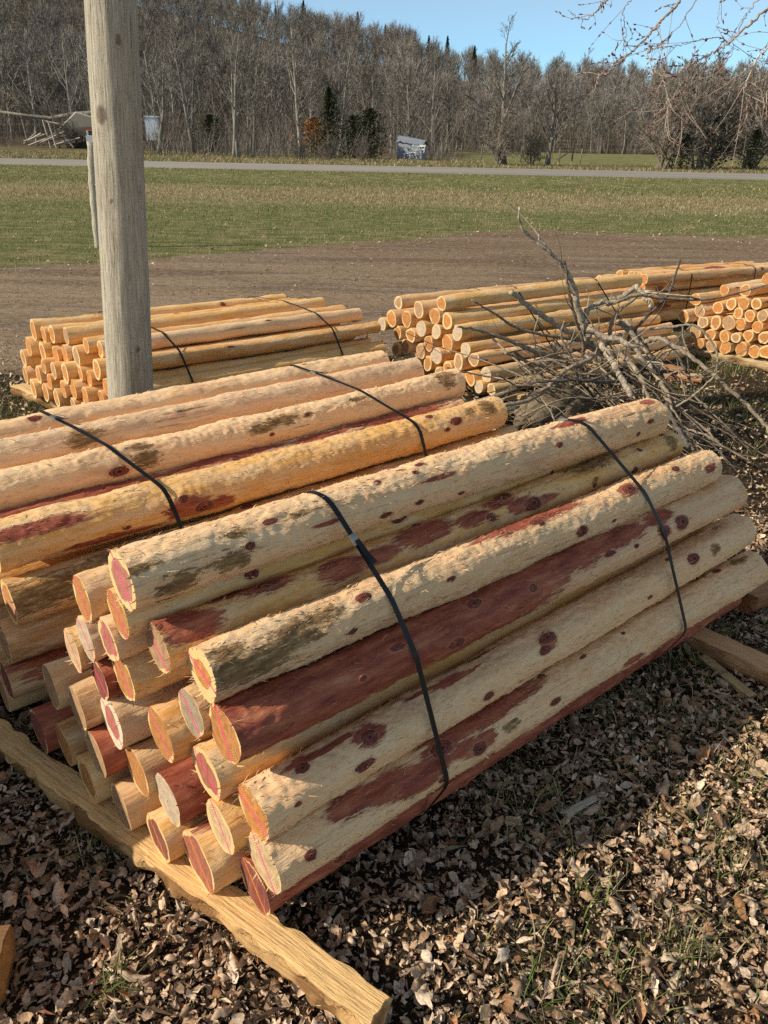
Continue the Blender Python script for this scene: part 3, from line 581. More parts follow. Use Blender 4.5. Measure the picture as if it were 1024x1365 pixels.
ORD = 'first second third fourth fifth sixth seventh eighth ninth tenth'.split()
def far_bundle(key, B, L, where, tones, hearts, seed, skewfar=.25, nx=34, nt=22):
    P0, ax, u = frame(B['az'], B['o']); up = np.array([0, 0, 1.])
    logs = B['logs']; rng = random.Random(seed); out = []
    # rows from the top for the labels
    idx = sorted(range(len(logs)), key=lambda i: -logs[i][1]); rows = []
    for i in idx:
        for rw in rows:
            if abs(logs[rw[0]][1] - logs[i][1]) < .055: rw.append(i); break
        else: rows.append([i])
    lab = {}
    for rk, rw in enumerate(rows):
        rw.sort(key=lambda i: -logs[i][0])
        for ck, i in enumerate(rw): lab[i] = '%s from left in %s row of ends, %s' % (ORD[min(ck, 9)], 'top' if rk == 0 else ORD[min(rk, 9)], where)
    for i, l in enumerate(logs):
        near = P0 + u * l[0] + up * l[1] + ax * l[2]
        far = near + ax * (L + rng.uniform(-.05, .05)) + up * rng.uniform(-.012, .008) + u * rng.uniform(-.01, .01)
        h = rng.choice(hearts)
        o = make_log(near, far, l[3], l[3] * rng.uniform(.84, 1.0), seed * 50 + i, nx, nt, TONES[rng.choice(tones)], HEART[h], rng.uniform(.70, .95), (.80, .59, .31), nknots=rng.randint(4, 9), redness=.6, barkness=1.3, amp=rng.uniform(1.3, 2.1))
        tag(o, 'cedar post ' + lab[i], 'log', 'cedar posts of the %s' % where); out.append((near, far, l[3], l[3] * .93))
    LOGS_3D[key] = (out, P0, ax, u)

# ------------------------------------------------------------------ steel-free plastic strapping round a bundle
def hull2(P):
    P = sorted(map(tuple, P))
    def half(P):
        h = []
        for p in P:
            while len(h) > 1 and (h[-1][0] - h[-2][0]) * (p[1] - h[-2][1]) - (h[-1][1] - h[-2][1]) * (p[0] - h[-2][0]) <= 0: h.pop()
            h.append(p)
        return h
    a = half(P); b = half(P[::-1]); return np.array(a[:-1] + b[:-1])

def strap(key, s0, slope, label, group, w=.0135, clip=None, tail=0):
    """runs round the bundle at s = s0 + slope*u"""
    logs, P0, ax, u = LOGS_3D[key]; pts = []
    t = np.arange(28) * 2 * PI / 28
    for near, far, r0, r1 in logs:
        sn = (near - P0) @ ax; un = (near - P0) @ u; sf = (far - P0) @ ax; uf = (far - P0) @ u
        f = ((s0 + slope * un) - sn) / (sf - sn); f = min(1, max(0, f))
        c = near + (far - near) * f; r = (r0 + (r1 - r0) * f) * 1.03 + .006
        for a in t: pts.append(((c - P0) @ u + r * math.cos(a), c[2] + r * math.sin(a)))
    H = hull2(pts); H = np.vstack([H, H[:1]])
    seg = np.linalg.norm(np.diff(H, axis=0), axis=1); cum = np.concatenate([[0], np.cumsum(seg)])
    n = int(cum[-1] / .012); tt = np.linspace(0, cum[-1], n, endpoint=False)
    U = np.interp(tt, cum, H[:, 0]); Z = np.interp(tt, cum, H[:, 1])
    C = P0 + U[:, None] * u + (s0 + slope * U)[:, None] * ax; C[:, 2] = Z
    d = np.roll(C, -1, 0) - np.roll(C, 1, 0); d /= np.linalg.norm(d, axis=1, keepdims=True)
    N = np.cross(d, ax); N /= np.linalg.norm(N, axis=1, keepdims=True); W = np.cross(N, d)
    V = np.stack([C - W * w / 2, C + W * w / 2, C + W * w / 2 + N * .0014, C - W * w / 2 + N * .0014], 1)
    if ((V[0, 2] - V[0, 1]) @ (C[0] - C.mean(0))) < 0: V = V[:, ::-1]
    V = V.reshape(-1, 3); i = np.arange(n); j = (i + 1) % n; Q = []
    for a in range(4):
        b = (a + 1) % 4; Q.append(np.stack([i * 4 + a, i * 4 + b, j * 4 + b, j * 4 + a], 1))
    o = link('bundle_strap', mesh_from('bundle_strap', V, [np.vstack(Q)], M['strap'], False)); tag(o, label, 'strap', group)
    if clip is not None:
        k = int(np.argmin((U - clip[0]) ** 2 + (Z - clip[1]) ** 2))
        b = MB(); mt = Matrix(((d[k][0], W[k][0], N[k][0], C[k][0]), (d[k][1], W[k][1], N[k][1], C[k][1]), (d[k][2], W[k][2], N[k][2], C[k][2]), (0, 0, 0, 1)))
        b.box((-.014, -w * .62, -.0015), (.014, w * .62, .0045), M=mt)
        b.build('strap_clip', M['clip'], o, False)
        m2 = MB(); P = [C[k] + d[k] * q + N[k] * h + W[k] * .003 for q, h in ((.0, .004), (.02, .007), (.045, .010), (.07, .019))]
        Pn = np.array(P); Wk = W[k] * w * .5
        Vt = np.stack([Pn - Wk, Pn + Wk], 1).reshape(-1, 3); ii = np.arange(3) * 2
        m2.add(Vt, np.stack([ii, ii + 1, ii + 3, ii + 2], 1)); m2.build('strap_tail', M['strap'], o, True)
    return o

# ------------------------------------------------------------------ rough split timbers
def timber(name, A, B, w, h, seed, col_top, col_side, label, cat='timber', group=None, nx=70, rag=.006, flat=.55, heartend=None):
    """a slabbed length: flat sawn top, rounded bark underside, ragged edges; A,B = centre of the top face"""
    A = np.asarray(A, float); B = np.asarray(B, float); L = np.linalg.norm(B - A); X = (B - A) / L
    Z = np.array([0, 0, 1.]) - X * X[2]; Z /= np.linalg.norm(Z); Y = np.cross(Z, X)
    rng = np.random.default_rng(seed); nt = 22
    P_ = [(q, 0.) for q in np.linspace(-.5, .5, 8)] + [(.525, -.16), (.535, -.34), (.50, -.55), (.43, -.74), (.32, -.88), (.16, -.97), (0, -1.), (-.16, -.97), (-.32, -.88), (-.43, -.74), (-.50, -.55), (-.535, -.34), (-.525, -.16), (-.51, -.05)]
    prof = np.array(P_) * [w, h]; ntop = np.array([1] * 8 + [0] * 14)
    x = np.linspace(0, L, nx)
    nz = vnoise(x[:, None] * 22 + 0 * prof[:, 0], np.arange(nt)[None, :] * .7 + 0 * x[:, None], seed) - .5
    nz2 = vnoise(x[:, None] * 5 + 0 * prof[:, 0], np.arange(nt)[None, :] * .35 + 0 * x[:, None], seed + 3) - .5
    sc = 1 + (nz * rag * 2 + nz2 * rag * 1.0) / (w / 2)
    tl = vnoise(x[:, None] * 30 + 0 * prof[:, 0], np.arange(nt)[None, :] * .9 + 0 * x[:, None], seed + 5) - .5
    sd_ = (np.abs(prof[:, 0]) > w * .49)[None, :]
    V = np.stack([np.broadcast_to(x[:, None], (nx, nt)), prof[None, :, 0] * np.where(ntop[None, :] == 1, 1 + (sc - 1) * .55, sc), prof[None, :, 1] * (1 + (sc - 1) * .6) + tl * np.where(ntop[None, :] == 1, .0015, .006) - sd_ * np.abs(nz) * .006], -1)
    V[0, :, 0] += rng.normal(size=nt) * .004; V[-1, :, 0] += rng.normal(size=nt) * .003
    V = V.reshape(-1, 3)
    top = np.tile(ntop[None, :], (nx, 1)).ravel()[:, None]
    mixn = sstep(.35, .65, vnoise(V[:, 0] * 9, V[:, 1] * 40 + 9, seed + 8))[:, None]
    C = top * np.asarray(col_top) + (1 - top) * (np.asarray(col_side) * (1 - .5 * mixn) + np.asarray(col_top) * .5 * mixn)
    m = MB(); m.add(V, grid_quads(nx, nt, True)[:, ::-1] if False else grid_quads(nx, nt, True), None, C)
    for k, xs in ((0, 0), (nx - 1, L)):
        ring = V.reshape(nx, nt, 3)[k]; c = ring.mean(0)
        Vc = np.vstack([c[None], c + (ring - c) * .55, ring]); t = np.arange(nt)
        hc = np.asarray(heartend if heartend is not None else np.asarray(col_top) * .8)
        Cc = np.vstack([[hc * .8], np.tile(hc, (nt, 1)), np.tile(np.asarray(col_top) * .9, (nt, 1))])
        T = np.stack([0 * t, 1 + t, 1 + (t + 1) % nt], 1); Q = np.stack([1 + t, 1 + (t + 1) % nt, 1 + nt + (t + 1) % nt, 1 + nt + t], 1)
        if k: T = T[:, ::-1]; Q = Q[:, ::-1]
        m.add(Vc, Q, T, Cc)
    # shreds along the edges
    n = int(L * 420); fx = rng.random(n) * L; sd = np.where(rng.random(n) < .5, 1, -1)
    P = np.stack([fx, sd * w / 2 * (.97), -h * .25 * rng.random(n) - .004], 1)
    D = np.stack([rng.normal(size=n), sd * (.2 + .6 * rng.random(n)), -rng.random(n) * .5 + .2], 1); D /= np.linalg.norm(D, axis=1, keepdims=True)
    ln = (.006 + .02 * rng.random(n) ** 2)[:, None]; wv = np.stack([0 * fx, 0 * fx, np.full(n, .0012)], 1)
    S = np.stack([P - wv, P + wv, P + D * ln], 1).reshape(-1, 3); tt = np.arange(n * 3).reshape(-1, 3)
    m.add(S, None, tt, np.asarray(col_top) * .95)
    o = m.build(name, M['timber'], None, False)
    o.matrix_world = Matrix(((X[0], Y[0], Z[0], A[0]), (X[1], Y[1], Z[1], A[1]), (X[2], Y[2], Z[2], A[2]), (0, 0, 0, 1)))
    tag(o, label, cat, group); return o

CREAM = (.80, .54, .26); BARKC = (.26, .135, .055)
def timbers():
    timber('skid_timber', (-1.75, 2.165, .082), (.012, .942, .082), .068, .078, 11, (.88, .56, .25), BARKC, 'long pale split skid with shaggy bark edges under the sawn ends of the front bundle', 'skid', nx=220, rag=.013, heartend=(.45, .24, .10))
    timber('skid_timber', (.95, 2.48, .082), (1.62, 1.80, .082), .085, .09, 12, (.66, .40, .21), (.30, .15, .07), 'brown skid poking out from under the far end of the front bundle', 'skid', nx=50, heartend=(.40, .12, .08))
    timber('skid_timber', (-.35, 3.35, .080), (.95, 2.48, .080), .10, .08, 13, CREAM, BARKC, 'skid hidden beneath the middle of the left and front bundles', 'skid', nx=40)
    timber('split_log', (1.40, 2.56, .10), (2.15, 2.98, .10), .13, .10, 14, (.46, .23, .12), (.30, .12, .06), 'short red-brown split log lying at the right picture edge beyond the front bundle', 'split log', nx=40, heartend=(.38, .14, .06))
    # skids of the back bundles
    a = frame(B_LEFT['az'], B_LEFT['o']); P0, ax, u = a
    def q(P0, ax, u, uu, s, z): return tuple(P0 + u * uu + ax * s + np.array([0, 0, z]))
    timber('skid_timber', q(P0, ax, u, .98, -.27, .080), q(P0, ax, u, -.36, .10, .080), .10, .08, 15, CREAM, BARKC, 'pale skid under the ends of the bundle behind the utility pole', 'skid', nx=60)
    timber('skid_timber', q(P0, ax, u, .95, 1.35, .080), q(P0, ax, u, -.36, 1.60, .080), .10, .08, 16, CREAM, BARKC, 'rear skid under the bundle behind the utility pole', 'skid', nx=30)
    P0, ax, u = frame(B_MID['az'], B_MID['o'])
    timber('skid_timber', q(P0, ax, u, 1.1, -.0, .078), q(P0, ax, u, -.12, .22, .078), .10, .08, 17, CREAM, BARKC, 'skid under the near ends of the bundle behind the brush pile', 'skid', nx=30)
    timber('skid_timber', q(P0, ax, u, 1.1, 1.62, .078), q(P0, ax, u, -.30, 1.75, .078), .10, .08, 18, (.55, .25, .12), (.35, .14, .07), 'reddish skid under the far ends of the bundle behind the brush pile', 'skid', nx=30)
    P0, ax, u = frame(B_RIGHT['az'], B_RIGHT['o'])
    timber('skid_timber', q(P0, ax, u, .62, .0, .078), q(P0, ax, u, -.75, .16, .078), .13, .08, 19, (.72, .56, .34), BARKC, 'wide pale skid board under the ends of the right-hand bundle', 'skid', nx=50)
    timber('skid_timber', q(P0, ax, u, .62, 1.5, .078), q(P0, ax, u, -.55, 1.6, .078), .11, .08, 20, CREAM, BARKC, 'rear skid under the right-hand bundle', 'skid', nx=20)

# ------------------------------------------------------------------ terrain
def drive_edges(x):
    near = np.interp(x, [-14, -8, -2.8, 0, 2.5, 4.5, 8, 16, 24], [6.3, 5.9, 5.5, 6.4, 7.6, 8.3, 9.2, 10, 10.5])
    far = np.interp(x, [-14, -9, -5.2, -2, 0, 2.8, 7.3, 15, 24], [8.6, 9.6, 10.7, 12.6, 14.4, 16.6, 15.8, 16, 16.5])
    return near, far
def ground_z(x, y):
    x = np.asarray(x, float); y = np.asarray(y, float)
    near = .035 * (fbm(x * 1.3 + 50, y * 1.3 + 50, 31, 3) - .5) * sstep(6.2, 4.5, y) * sstep(-6, -2, y + 0 * x)
    # verge dip before the road, bank behind it, wooded hill
    z = near - .25 * sstep(17, 34, y) * sstep(42, 38, y)
    H = np.interp(x, [-260, -120, -60, -30, 0, 20, 40, 70, 130, 260], [24, 21, 17, 13.2, 11.2, 10.2, 8.6, 8.0, 9, 10])
    start = np.interp(x, [-200, -30, 0, 8, 14, 40, 200], [76, 78, 84, 100, 114, 114, 104])
    t = np.clip((y - start) / 185, 0, 1.0)
    hill = 1.85 * H * (t * t * (3 - 2 * t)) + 2.0 * (fbm(x * .03 + 7, y * .03 + 3, 77, 3) - .5) * t
    t2 = np.clip((y - 380) / 400, 0, 1); hill = hill * (1 - .5 * t2)
    z = z + hill + .7 * sstep(56, 80, y) * (fbm(x * .06 + 3, y * .06, 12, 2) - .35)
    return z

def sheet(name, X, Y, Z, mat):
    n, m = X.shape
    V = np.stack([X, Y, Z], -1).reshape(-1, 3)
    return link(name, mesh_from(name, V, [grid_quads(n, m, False)], mat, True))

def ground_mats():
    # soil under the leaves / grass soil further out / woodland floor: world coordinates
    k = NT('ground_soil'); v = k.coord(); sp = k.n('ShaderNodeSeparateXYZ'); k.set(sp.inputs[0], v); y = sp.outputs[1]
    a = k.noise(v, 3, 5, .6); b = k.noise(v, 30, 5, .65); f = k.noise(v, 160, 4, .7)
    soil = k.ramp(b, [(.3, (.018, .012, .008)), (.5, (.050, .034, .022)), (.7, (.12, .085, .052))])
    gr = k.ramp(k.noise(k.mapv(v, (1, 2.2, 1)), 1.6, 6, .7), [(.3, (.09, .11, .036)), (.46, (.16, .165, .06)), (.58, (.27, .23, .11)), (.75, (.38, .31, .18))])
    yb = k.math('ADD', y, k.math('MULTIPLY', k.math('SUBTRACT', k.noise(v, .25, 4, .6), .5), 7))
    dry = k.math('MULTIPLY', k.step(yb, 21, 25), k.step(yb, 36, 31))
    gr = k.mix(k.math('MULTIPLY', dry, .75), gr, k.ramp(k.noise(v, 2.5, 5, .7), [(.3, (.22, .17, .09)), (.6, (.38, .31, .18)), (.8, (.48, .40, .26))]))
    far = k.ramp(k.noise(v, .35, 6, .7), [(.3, (.06, .045, .03)), (.5, (.12, .09, .055)), (.7, (.20, .155, .09))])
    verge = k.ramp(k.noise(v, 1.2, 6, .7), [(.3, (.07, .08, .03)), (.5, (.17, .145, .07)), (.7, (.30, .24, .13))])
    meadow = k.ramp(k.noise(v, .5, 5, .65), [(.3, (.12, .13, .045)), (.6, (.24, .22, .10))])
    c = k.mix(k.step(y, 5.5, 9), soil, gr)
    c = k.mix(k.step(y, 50, 54), c, verge)
    xx = sp.outputs[0]
    md = k.math('MULTIPLY', k.step(xx, 4, 9), k.step(y, 60, 66))
    c = k.mix(md, c, meadow)
    wood = k.math('MULTIPLY', k.step(k.math('ADD', y, k.math('MULTIPLY', k.math('SUBTRACT', k.noise(v, .1, 2), .5), 14)), 72, 82), k.math('SUBTRACT', 1.0, k.math('MULTIPLY', k.step(xx, 6, 10), k.step(y, 116, 108))))
    c = k.mix(wood, c, far)
    M['soil'] = k.done(c, .95, k.bump(k.math('ADD', b, f), .8, .02), .1)
    k = NT('packed_gravel'); v = k.coord()
    a = k.noise(k.mapv(v, (.22, 1.3, 1)), 1, 6, .65, .4); p = k.vor(v, 95); p2 = k.vor(v, 38); f = k.noise(v, 120, 5, .75); w = k.noise(k.mapv(v, (.25, 2.6, 1)), 1, 3); sp1 = k.noise(k.mapv(v, (10, 16, 10)), 1, 5, .8)
    c = k.ramp(f, [(.30, (.10, .066, .040)), (.46, (.27, .185, .115)), (.58, (.40, .285, .185)), (.74, (.62, .50, .36))])
    c = k.mix(k.math('MULTIPLY', k.step(a, .46, .60), .62), c, (.13, .088, .060))
    sy = k.n('ShaderNodeSeparateXYZ'); k.set(sy.inputs[0], v); damp = k.math('MULTIPLY', k.step(k.math('ADD', sy.outputs[1], k.math('MULTIPLY', k.math('SUBTRACT', a, .5), 9.0)), 8.5, 13.5), .5)
    c = k.mix(damp, c, (.15, .088, .050))
    c = k.mix(k.math('MULTIPLY', k.step(w, .50, .66), .45), c, (.34, .27, .21))
    c = k.mix(k.math('MULTIPLY', k.step(sp1, .50, .64), .55), c, (.42, .34, .26)); c = k.mix(k.math('MULTIPLY', k.step(sp1, .48, .36), .6), c, (.085, .062, .045))
    stn = k.step(p, .30, .12); stc = k.vor(v, 95, out='Color')
    c = k.mix(k.math('MULTIPLY', stn, .55), c, k.mix(.82, stc, (.33, .27, .215)))
    M['gravel'] = k.done(c, .95, k.bump(k.math('ADD', k.math('MULTIPLY', f, .8), k.math('SUBTRACT', k.math('MULTIPLY', stn, .6), k.math('MULTIPLY', p2, .4))), .9, .012), .12)
    k = NT('road_chipseal'); v = k.coord(); f = k.noise(v, 60, 4, .7); a = k.noise(k.mapv(v, (.05, .9, 1)), 1, 4)
    c = k.ramp(k.math('ADD', k.math('MULTIPLY', f, .3), k.math('MULTIPLY', a, .7)), [(.3, (.22, .20, .175)), (.55, (.32, .29, .255)), (.75, (.42, .385, .34))])
    M['road'] = k.done(c, .9, k.bump(f, .4, .01), .15)

def ground():
    gx = np.concatenate([-np.geomspace(900, 6, 46), np.linspace(-5.5, 5.5, 90), np.geomspace(6, 900, 46)])
    gy = np.concatenate([np.linspace(-40, -1.5, 12), np.linspace(-1, 6.6, 70), np.linspace(6.9, 45, 50), np.linspace(46, 330, 130), np.geomspace(340, 3000, 22)])
    X, Y = np.meshgrid(gx, gy)
    tag(sheet('ground', X, Y, ground_z(X, Y), M['soil']), kind='structure')
    xs = np.linspace(-14, 24, 190); tt = np.linspace(0, 1, 26)
    a, b = drive_edges(xs)
    a = a + .8 * (fbm(xs * 1.4 + 9, xs * 0 + 3, 4, 4) - .5); b = b + 1.1 * (fbm(xs * 1.1 + 2, xs * 0 + 8, 6, 4) - .5)
    X = np.broadcast_to(xs[:, None], (len(xs), len(tt))); Y = a[:, None] + (b - a)[:, None] * tt
    edge = np.minimum(tt, 1 - tt)[None, :] * (b - a)[:, None]
    tag(sheet('gravel_drive', X, Y, ground_z(X, Y) + .004 + .004 * sstep(0, .5, edge), M['gravel']), kind='structure')
    xs = np.linspace(-300, 300, 160); ys = np.linspace(-1, 1, 13); road_y = 47.2 + .012 * xs
    X = np.broadcast_to(xs[:, None], (160, 13)); Y = road_y[:, None] + ys[None, :] * 3.7
    Z = .16 * (1 - (np.abs(ys) ** 2.5))[None, :] + ground_z(X, Y) + .008
    tag(sheet('road', X, Y, Z, M['road']), kind='structure')

def road_top(x): return 47.2 + .012 * x

# ------------------------------------------------------------------ leaf litter, crumbs, grass
def scatter_leaves(name, N, region, size, seed, rows, label, zmax=.026, dens=None):
    rng = np.random.default_rng(seed); x = rng.uniform(region[0], region[1], N); y = rng.uniform(region[2], region[3], N)
    if dens is not None:
        k = rng.random(N) < dens(x, y); x = x[k]; y = y[k]
    N = len(x)
    na, nc = rows
    t = np.linspace(0, 1, na); c = np.linspace(-1, 1, nc)
    L = size[0] + (size[1] - size[0]) * rng.random(N) ** 1.6; asp = .30 + .45 * rng.random(N)
    prof = np.sin(PI * np.clip(t, .03, .985)) ** .7
    lob = 1 + .40 * np.sin(t[None] * 6.28 * rng.integers(1, 4, N)[:, None] + rng.random(N)[:, None] * 6.28) * rng.random(N)[:, None]
    W = prof[None] * lob * (asp * L * .5)[:, None]
    curl = rng.normal(size=N) * 1.15; bend = rng.normal(size=N) * 1.1; twist = rng.normal(size=N) * .9
    P = np.zeros((N, na, nc, 3))
    a = c[None, None, :] * curl[:, None, None]; ww = W[:, :, None]
    cr = np.where(np.abs(curl) < .05, .05, curl)[:, None, None]
    P[..., 1] = ww * np.sin(a) / cr; P[..., 2] = ww * (1 - np.cos(a)) / cr
    tt = (t - .5)[None, :, None]
    P[..., 0] = tt * L[:, None, None] * np.cos(tt * bend[:, None, None]); P[..., 2] += (tt ** 2) * (bend * L)[:, None, None]
    tw = tt * twist[:, None, None]; yy = P[..., 1] * np.cos(tw) - P[..., 2] * np.sin(tw); zz = P[..., 1] * np.sin(tw) + P[..., 2] * np.cos(tw)
    P[..., 1] = yy; P[..., 2] = zz + rng.normal(size=P.shape[:3]) * (.05 * L)[:, None, None]
    def rot(P, ang, i, j):
        cs = np.cos(ang)[:, None, None]; sn = np.sin(ang)[:, None, None]; q = P.copy()
        q[..., i] = P[..., i] * cs - P[..., j] * sn; q[..., j] = P[..., i] * sn + P[..., j] * cs; return q
    P = rot(P, rng.normal(size=N) * .38, 1, 2); P = rot(P, rng.normal(size=N) * .30, 0, 2); P = rot(P, rng.random(N) * 6.28, 0, 1)
    zmin = P[..., 2].min((1, 2)); base = ground_z(x, y)
    P[..., 2] += (base - zmin * .7 + rng.random(N) ** 1.5 * zmax - .004)[:, None, None]
    P[..., 0] += x[:, None, None]; P[..., 1] += y[:, None, None]
    pal = np.array([1.68, 1.64, 1.66]) * np.array([(.47, .35, .24), (.40, .285, .19), (.31, .205, .125), (.53, .43, .32), (.22, .135, .078), (.30, .16, .08), (.44, .345, .255), (.36, .24, .145)])
    col = pal[rng.choice(8, N, p=[.22, .19, .17, .12, .09, .05, .08, .08])] * (.72 + .5 * rng.random(N))[:, None]
    pt = fbm(x * 1.1 + 20, y * 1.1 + 20, seed + 9, 3)
    col = col * (.80 + .4 * pt)[:, None]
    Q = grid_quads(na, nc, False)[None] + (np.arange(N) * na * nc)[:, None, None]
    me = mesh_from(name, P.reshape(-1, 3), [Q.reshape(-1, 4)], M['litter'], True, colors={'col': np.repeat(col, na * nc, 0)})
    return tag(link(name, me), label, None, None, 'stuff')

def scatter_bits(name, N, region, size, seed, pal, label, dens=None, elong=3.0, lift=.02, mat='litter'):
    rng = np.random.default_rng(seed); x = rng.uniform(region[0], region[1], N); y = rng.uniform(region[2], region[3], N)
    if dens is not None:
        k = rng.random(N) < dens(x, y); x = x[k]; y = y[k]
    N = len(x); L = size[0] + (size[1] - size[0]) * rng.random(N) ** 2; W = L / (elong * (.45 + .75 * rng.random(N)))
    a = rng.random(N) * 6.28; d = np.stack([np.cos(a), np.sin(a), rng.normal(size=N) * .25], 1); s = np.stack([-np.sin(a), np.cos(a), rng.normal(size=N) * .4], 1)
    c = np.stack([x, y, ground_z(x, y) + .003 + rng.random(N) * lift], 1)
    k = .5 + .5 * rng.random((N, 4))
    V = np.stack([c - d * (L / 2 * k[:, 0])[:, None], c + s * (W / 2 * k[:, 1])[:, None] + [0, 0, .15] * L[:, None], c + d * (L / 2 * k[:, 2])[:, None], c - s * (W / 2 * k[:, 3])[:, None]], 1).reshape(-1, 3)
    pal = np.array(pal); col = pal[rng.integers(0, len(pal), N)] * (.65 + .6 * rng.random(N))[:, None]
    Q = np.arange(N * 4).reshape(-1, 4)
    return tag(link(name, mesh_from(name, V, [Q], M[mat], False, colors={'col': np.repeat(col, 4, 0)})), label, None, None, 'stuff')

def grass(name, N, region, hgt, wid, seed, label, dens=None, clump=None, pal=None, dry=None, seg=2):
    rng = np.random.default_rng(seed)
    x = rng.uniform(region[0], region[1], N)
    if region[3] > 9: y = region[2] * (region[3] / region[2]) ** rng.random(N)
    else: y = rng.uniform(region[2], region[3], N)
    if clump:
        nc = clump[0]; cx = rng.uniform(region[0], region[1], nc); cy = rng.uniform(region[2], region[3], nc)
        if dens is not None:
            kk = rng.random(nc) < dens(cx, cy); cx = cx[kk]; cy = cy[kk]
        i = rng.integers(0, len(cx), N); sz = clump[1] * (.4 + rng.random(len(cx)))
        x = cx[i] + rng.normal(size=N) * sz[i]; y = cy[i] + rng.normal(size=N) * sz[i]
    elif dens is not None:
        k = rng.random(N) < dens(x, y); x = x[k]; y = y[k]
    N = len(x); sc = 1.0
    H = (hgt[0] + (hgt[1] - hgt[0]) * rng.random(N) ** 1.5); Wd = wid * (.6 + .8 * rng.random(N))
    if region[3] > 9: Wd = Wd * np.clip(y / 12, .8, 3.2)
    a = rng.random(N) * 6.28; ln = .25 + .9 * rng.random(N)
    dirv = np.stack([np.cos(a), np.sin(a), 0 * a], 1); sd = np.stack([-np.sin(a), np.cos(a), 0 * a], 1)
    b = np.stack([x, y, ground_z(x, y) - .004], 1); rows = []
    for t, w in ((0, 1), (.55, .8), (1, .08)):
        c = b + dirv * (H * ln * t ** 2)[:, None]; c[:, 2] += H * t * (1 - .25 * ln * t)
        rows += [c - sd * (Wd * w / 2)[:, None], c + sd * (Wd * w / 2)[:, None]]
    V = np.stack(rows, 1).reshape(-1, 3); o = np.arange(N)[:, None] * 6
    Q = np.vstack([np.hstack([o, o + 1, o + 3, o + 2]), np.hstack([o + 2, o + 3, o + 5, o + 4])])
    green = np.array(pal[0] if pal else [(.15, .21, .05), (.11, .17, .045), (.20, .24, .065), (.17, .20, .07)]); tan = np.array(pal[1] if pal else [(.50, .41, .24), (.42, .33, .18), (.58, .49, .31)])
    dr = dry(x, y) if callable(dry) else np.full(N, dry if dry is not None else .3)
    isd = rng.random(N) < dr
    col = np.where(isd[:, None], tan[rng.integers(0, len(tan), N)], green[rng.integers(0, len(green), N)]) * (.7 + .6 * rng.random(N))[:, None]
    return tag(link(name, mesh_from(name, V, [Q], M['grass'], True, colors={'col': np.repeat(col, 6, 0)})), label, None, None, 'stuff')

